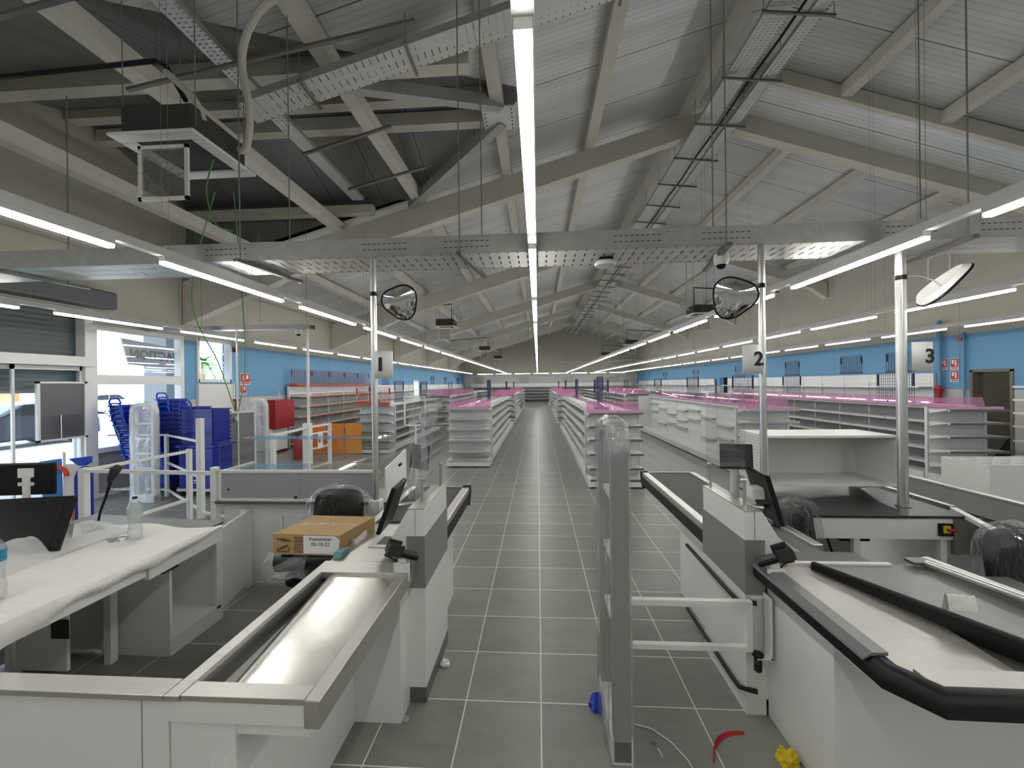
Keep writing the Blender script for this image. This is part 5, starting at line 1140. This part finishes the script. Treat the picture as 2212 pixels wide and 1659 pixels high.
# wide crates
def crate(x, y, z, lab, g):
    t = thing('blue_crate', lab, 'crate', (x, y, z), g); hx, hy = .29, .2
    mb = MB(); mb.box(x-hx+.02, x+hx-.02, y-hy+.02, y+hy-.02, z, z+.01)
    for a, b, c, d in ((-hx, hx, -hy, -hy+.012), (-hx, hx, hy-.012, hy), (-hx, -hx+.012, -hy, hy), (hx-.012, hx, -hy, hy)): mb.box(x+a, x+b, y+c, y+d, z, z+.066)
    obj('shell', mb, BLUE, t); mb = MB()
    for a, b, c, d in ((-hx-.02, hx+.02, -hy-.02, -hy), (-hx-.02, hx+.02, hy, hy+.02), (-hx-.02, -hx, -hy, hy), (hx, hx+.02, -hy, hy)): mb.box(x+a, x+b, y+c, y+d, z+.05, z+.068)
    obj('rim', mb, BLUE, t)
for i in range(9): crate(-5.98, 7.05, .90+i*.07, f'wide blue crate, {"topmost" if i == 8 else "inner"} of the nested pile above the blue bin', None if i == 8 else 'wide blue crates nested above the blue bin')
t = thing('blue_bin', 'large blue trolley bin lettered ACTION under the nested crates', 'bin', (-5.98, 7.05, 0))
obj('tub', MB().box(-6.30, -5.66, 6.82, 7.28, .14, .86), BLUE, t, bevel=.02); obj('frame', MB().box(-6.32, -5.64, 6.80, 7.30, .10, .14), W2, t)
obj('lid_rim', MB().box(-6.33, -5.63, 6.79, 7.31, .86, .90), BLUE, t)
for a in (-6.25, -5.72):
    for b in (6.86, 7.24): obj('castor', MB().tube([(a-.015, b, .05), (a+.015, b, .05)], .05, 10), BLACKM, t)
text('lettering', 'ACTION', .085, PAPER, (-5.98, 6.817, .26), (1, 0, .0), (0, 0, 1), t, depth=.001, bold=.003)
# posters, bottles near the door
t = thing('product_display', 'low white-and-blue spray bottle display stand near the entrance door', 'display', (-6.0, 4.9, 0))
obj('card', MB().prism([(-6.35, .10), (-6.10, .10), (-6.12, 1.02), (-6.42, .98)], 1, 4.90, 4.91), mat('poster_blue', (.02, .18, .55), .5), t)
obj('arch', MB().tube([(-6.16+.14*math.cos(math.pi*k/10), 4.88, .80+.12*math.sin(math.pi*k/10)) for k in range(11)], .025, 8), mat('arch_red', (.65, .06, .03), .5), t, smooth=True)
obj('paper', MB().box(-6.08, -5.88, 4.9, 4.905, .3, .95), PAPER, t); obj('foot', MB().box(-6.45, -5.75, 4.8, 5.0, 0, .10), W2, t); obj('stem', MB().box(-6.09, -6.07, 4.895, 4.915, .1, 1.1), W2, t)
t = thing('spray_bottle', 'blue trigger spray bottle on the display near the entrance door', 'bottle', (-5.82, 4.9, .10))
obj('bottle', MB().prism([(-5.90, .10), (-5.72, .10), (-5.72, .82), (-5.78, .92), (-5.84, .92), (-5.90, .80)], 1, 4.85, 4.95), BLUE, t, bevel=.02); obj('trigger', MB().prism([(-5.98, 1.02), (-5.72, 1.05), (-5.72, .97), (-5.80, .93), (-5.84, .93), (-5.92, .98)], 1, 4.87, 4.93), BLUE2, t)
obj('stripe', MB().prism([(-5.97, .15), (-5.901, .15), (-5.901, .55)], 1, 4.87, 4.93), mat('spray_orange', (.8, .12, .02), .4), t)
# red fire cabinets etc on the left wall
t = thing('hose_cabinet', 'red fire hose cabinet on the left wall with a bottle on top', 'fire cabinet', (-7.6, 11.4, .0))
obj('case', MB().box(-7.70, -7.30, 11.0, 11.9, .72, 1.53), RED, t, bevel=.01); obj('stand', MB().box(-7.66, -7.5, 11.75, 11.88, 0, .72), RED, t); obj('lower_case', MB().box(-7.70, -7.40, 11.0, 11.7, .1, .72), W2, t)
bottle(-7.5, 11.45, 1.53, .30, .05, 'pale blue water bottle standing on the red hose cabinet', LBL, LBL2)
t = thing('standpipe', 'dark red dry-riser pipe on the left wall beside the hose cabinet', 'pipe', (-7.6, 9.95, 0)); obj('pipe', MB().tube([(-7.62, 9.95, .0), (-7.62, 9.95, 1.55)], .05, 12), RED, t); obj('flange', MB().lathe([(.09, 0), (.09, .06)], (-7.62, 9.95, 1.55), 14), RED, t)
t = thing('standpipe', 'red hydrant standpipe on the right wall below a blue-painted pipe', 'pipe', (9.95, 10.9, 0)); obj('pipe', MB().tube([(9.98, 10.9, 0), (9.98, 10.9, 1.62)], .06, 12), RED, t); obj('flange', MB().lathe([(.10, 0), (.10, .04), (.06, .05), (.05, .12)], (9.98, 10.9, 1.62), 14), RED, t)
obj('wall_pipe', MB().tube([(10.0, 10.9, 1.75), (10.0, 10.9, 3.35)], .045, 10), mat('pipe_blue', (.12, .28, .45), .6), label='blue-painted vertical pipe above the red hydrant on the right wall', cat='pipe')
obj('wall_pipe', MB().tube([(10.04, 10.35, 0.0), (10.04, 10.35, 3.0)], .025, 8), bpy.data.materials['pipe_blue'], label='thin blue-painted conduit right of the fire signs', cat='pipe')
SR = mat('sign_red', (.42, .02, .03), .5)
def fsign(x, y, z, sgn, lab, w_=.24, h=.24):
    t = thing('fire_sign', lab, 'sign', (x, y, z)); s_ = -sgn
    obj('plate', MB().box(x, x+sgn*.006, y-w_/2, y+w_/2, z, z+h), PAPER, t); xx = x+sgn*.008
    obj('field', MB().box(x, xx, y-w_/2+.01, y+w_/2-.01, z+h*.22, z+h-.01), SR, t); obj('caption', MB().box(x, xx, y-w_/2+.02, y+w_/2-.02, z+.02, z+h*.17), SR, t)
    mb = MB(); mb.box(xx, xx+sgn*.002, y-w_*.25, y-w_*.05, z+h*.32, z+h*.75); mb.lathe([(h*.06, 0), (h*.06, h*.1)], (xx, y-w_*.15, z+h*.75), 10); mb.box(xx, xx+sgn*.002, y+w_*.08, y+w_*.3, z+h*.5, z+h*.85); obj('pictogram', mb, PAPER, t)
fsign(-7.705, 10.38, 1.97, 1, 'upper red fire sign on the left wall above the hose cabinet', .36, .30); fsign(-7.705, 10.30, 1.70, 1, 'lower red fire sign on the left wall above the hose cabinet', .24, .26)
fsign(10.09, 10.90-.02, 2.13, -1, 'upper left fire sign on the right wall', .18, .27); fsign(10.09, 10.62, 2.13, -1, 'upper right fire sign on the right wall', .20, .27); fsign(10.09, 10.62, 1.83, -1, 'lower fire sign on the right wall', .20, .27)
obj('alarm_sounder', MB().box(-7.70, -7.62, 9.95, 10.08, 2.80, 2.90), RED, label='small red alarm box on the left wall beside the palm window', cat='alarm', bevel=.01)
obj('alarm_sounder', MB().box(10.0, 10.09, 10.36, 10.5, 2.80, 2.88), RED, label='small red alarm sounder high on the right wall', cat='alarm', bevel=.01)
t = thing('wall_vent', 'pale square ventilation grille high on the right wall', 'vent', (10.05, 11, 4.4)); mb = MB()
mb.box(10.06, 10.10, 10.66, 10.70, 4.35, 5.03); mb.box(10.06, 10.10, 11.22, 11.26, 4.35, 5.03); mb.box(10.06, 10.10, 10.66, 11.26, 5.0, 5.03); mb.box(10.06, 10.10, 10.66, 11.26, 4.35, 4.38); obj('frame', mb, W2, t)
mb = MB()
for i in range(16): mb.box(10.08, 10.10, 10.7, 11.22, 4.39+i*.038, 4.41+i*.038)
obj('slats', mb, CONC, t)
t = thing('fire_extinguisher', 'red fire extinguisher standing by the orange panels behind the gate', 'extinguisher', (-6.3, 10.4, 0)); obj('cylinder', MB().lathe([(.10, 0), (.11, .02), (.11, .48), (.06, .56), (.03, .58)], (-6.3, 10.4, 0), 16), RED, t, smooth=True); obj('valve', MB().box(-6.36, -6.26, 10.38, 10.42, .58, .66), BLACK, t); obj('hose', MB().tube([(-6.26, 10.4, .62), (-6.12, 10.4, .55), (-6.12, 10.4, .3), (-6.16, 10.4, .15)], .014, 8), BLACK, t, smooth=True)
for i, (x, y) in enumerate(((-6.35, 11.1), (-5.85, 11.1), (-5.35, 11.1))):
    obj('orange_panel', MB().box(x, x+.45, y, y+.03, .02, .86), mat(f'panel_orange_{i}', (.75, .20+.04*i, .03), .5), label=f'orange sheet panel leaning on the rail behind the gate, {("leftmost", "middle", "rightmost")[i]} of three', cat='panel')
# hanging green cables at left
GRN = mat('green_wire', (.10, .30, .08), .5)
for i, (a, b, c, d) in enumerate((((-4.9, 6.0, 4.9), (-5.3, 6.0, 3.3), (-5.2, 6.4, 2.3), (-5.0, 6.5, 1.5)), ((-4.6, 6.0, 4.9), (-4.55, 6.1, 3.2), (-4.9, 6.6, 2.2), (-4.95, 6.5, 1.5)))):
    pipe([a, b, c, d], .008, GRN, f'{("left", "right")[i]} of the two thin green wires hanging near the palm window', 'cable')
pipe([(-2.95, 3.6, 4.0), (-2.98, 3.55, 3.7), (-2.9, 3.55, 3.4), (-2.7, 3.5, 3.3)], .006, GRN, 'dangling green wire under the near air conditioner', 'cable')
# ================================================================ BITS ON THE FLOOR AND COUNTERS
obj('foam_scrap', MB().grid(lambda u, v: (1.80+.10*u+.0*v, 1.93-.02*u+.035*v, .868+.085*math.sin(math.pi*min(1, v*.9+.08))+.004*math.sin(20*u)), 6, 10), FOAM, label='folded white foam scrap lying on the bagging plate of the right checkout', cat='foam', smooth=True)
obj('red_strap', MB().grid(lambda u, v: (1.09-.24*u-.07*math.sin(math.pi*u)+.008*v, 2.29-.10*math.sin(2.2*u)*u*2.2+.02*v, .004+.03*v*(1-abs(2*u-1))), 20, 1), mat('strap_red', (.45, .015, .02), .6), label='red strap curled on the floor before the right checkout', cat='strap').modifiers.new('solid', 'SOLIDIFY').thickness = .003
obj('floor_wire', MB().tube([(.50, 2.33, .005), (.60, 2.30, .005), (.68, 2.22, .005), (.73, 2.12, .005), (.75, 2.0, .005)], .0035, 6), W2, label='thin white cord curving over the floor beside the wrapped pedestal', cat='cord', smooth=True)
def crumple(x, y, z, r, m, lab, name, cat, sq=.6, sd=1):
    rd = random.Random(sd); import bmesh as B_; b = B_.new(); B_.ops.create_icosphere(b, subdivisions=3, radius=r)
    for v in b.verts: k = 1+rd.uniform(-.32, .32); v.co *= k; v.co.z = max(-r*.4, v.co.z)*sq
    mb = MB().add([Vector((x, y, z+r*.4*sq))+v.co for v in b.verts], [[v.index for v in f.verts] for f in b.faces]); b.free(); return obj(name, mb, m, label=lab, cat=cat)
crumple(-.655, 2.76, 0, .028, PAPER, 'crumpled white tissue on the floor beside the left checkout tower', 'tissue', 'tissue', 1.0, 2)
crumple(1.285-.06, 2.13, 0, .05, YEL, 'crumpled yellow plastic on the floor at the foot of the right checkout', 'plastic_scrap', 'scrap', .9, 4)
crumple(.33, 2.44, 0, .045, BLUE2, 'blue plastic scrap tucked under the wrapped pedestal', 'plastic_scrap', 'scrap', 1.1, 5)
obj('tape_scrap', MB().box(.575, .60, 2.205, 2.22, 0, .008), mat('teal_scrap', (.05, .2, .22), .5), label='tiny teal scrap on the floor right of the wrapped pedestal', cat='scrap')
obj('white_stick', MB().bar((.60, 2.18, .004), (.61, 2.13, .004), .005), W2, label='short white stick on the floor right of the wrapped pedestal', cat='scrap')
def drp(u, v):
    y = 2.50+.46*u; z = 1.20+.60*v-.10*math.sin(math.pi*u)*v
    return (-.765-.025*math.sin(9*u+3*v)-.02*math.sin(17*u-5*v)-.02*(1-v), y, z)
obj('plastic_drape', MB().grid(drp, 24, 20), FILM, label='crumpled clear plastic hanging inside the screen of the left checkout', cat='plastic sheet', smooth=True)
t = thing('sign_holder', 'thin white picture frame holder standing behind the screen of the left checkout', 'sign holder', (-1.0, 3.3, .862))
obj('stem', MB().tube([(-1.0, 3.3, .862), (-1.0, 3.3, 1.58)], .008, 8), W2, t)
for a, b in (((-1.09, 1.58), (-.92, 1.58)), ((-1.09, 1.81), (-.92, 1.81)), ((-1.09, 1.58), (-1.09, 1.81)), ((-.92, 1.58), (-.92, 1.81))): obj('frame_bar', MB().bar((a[0], 3.3, a[1]), (b[0], 3.3, b[1]), .012), W2, t)
obj('insert', MB().box(-1.087, -.923, 3.299, 3.301, 1.583, 1.807), PLEXI, t)
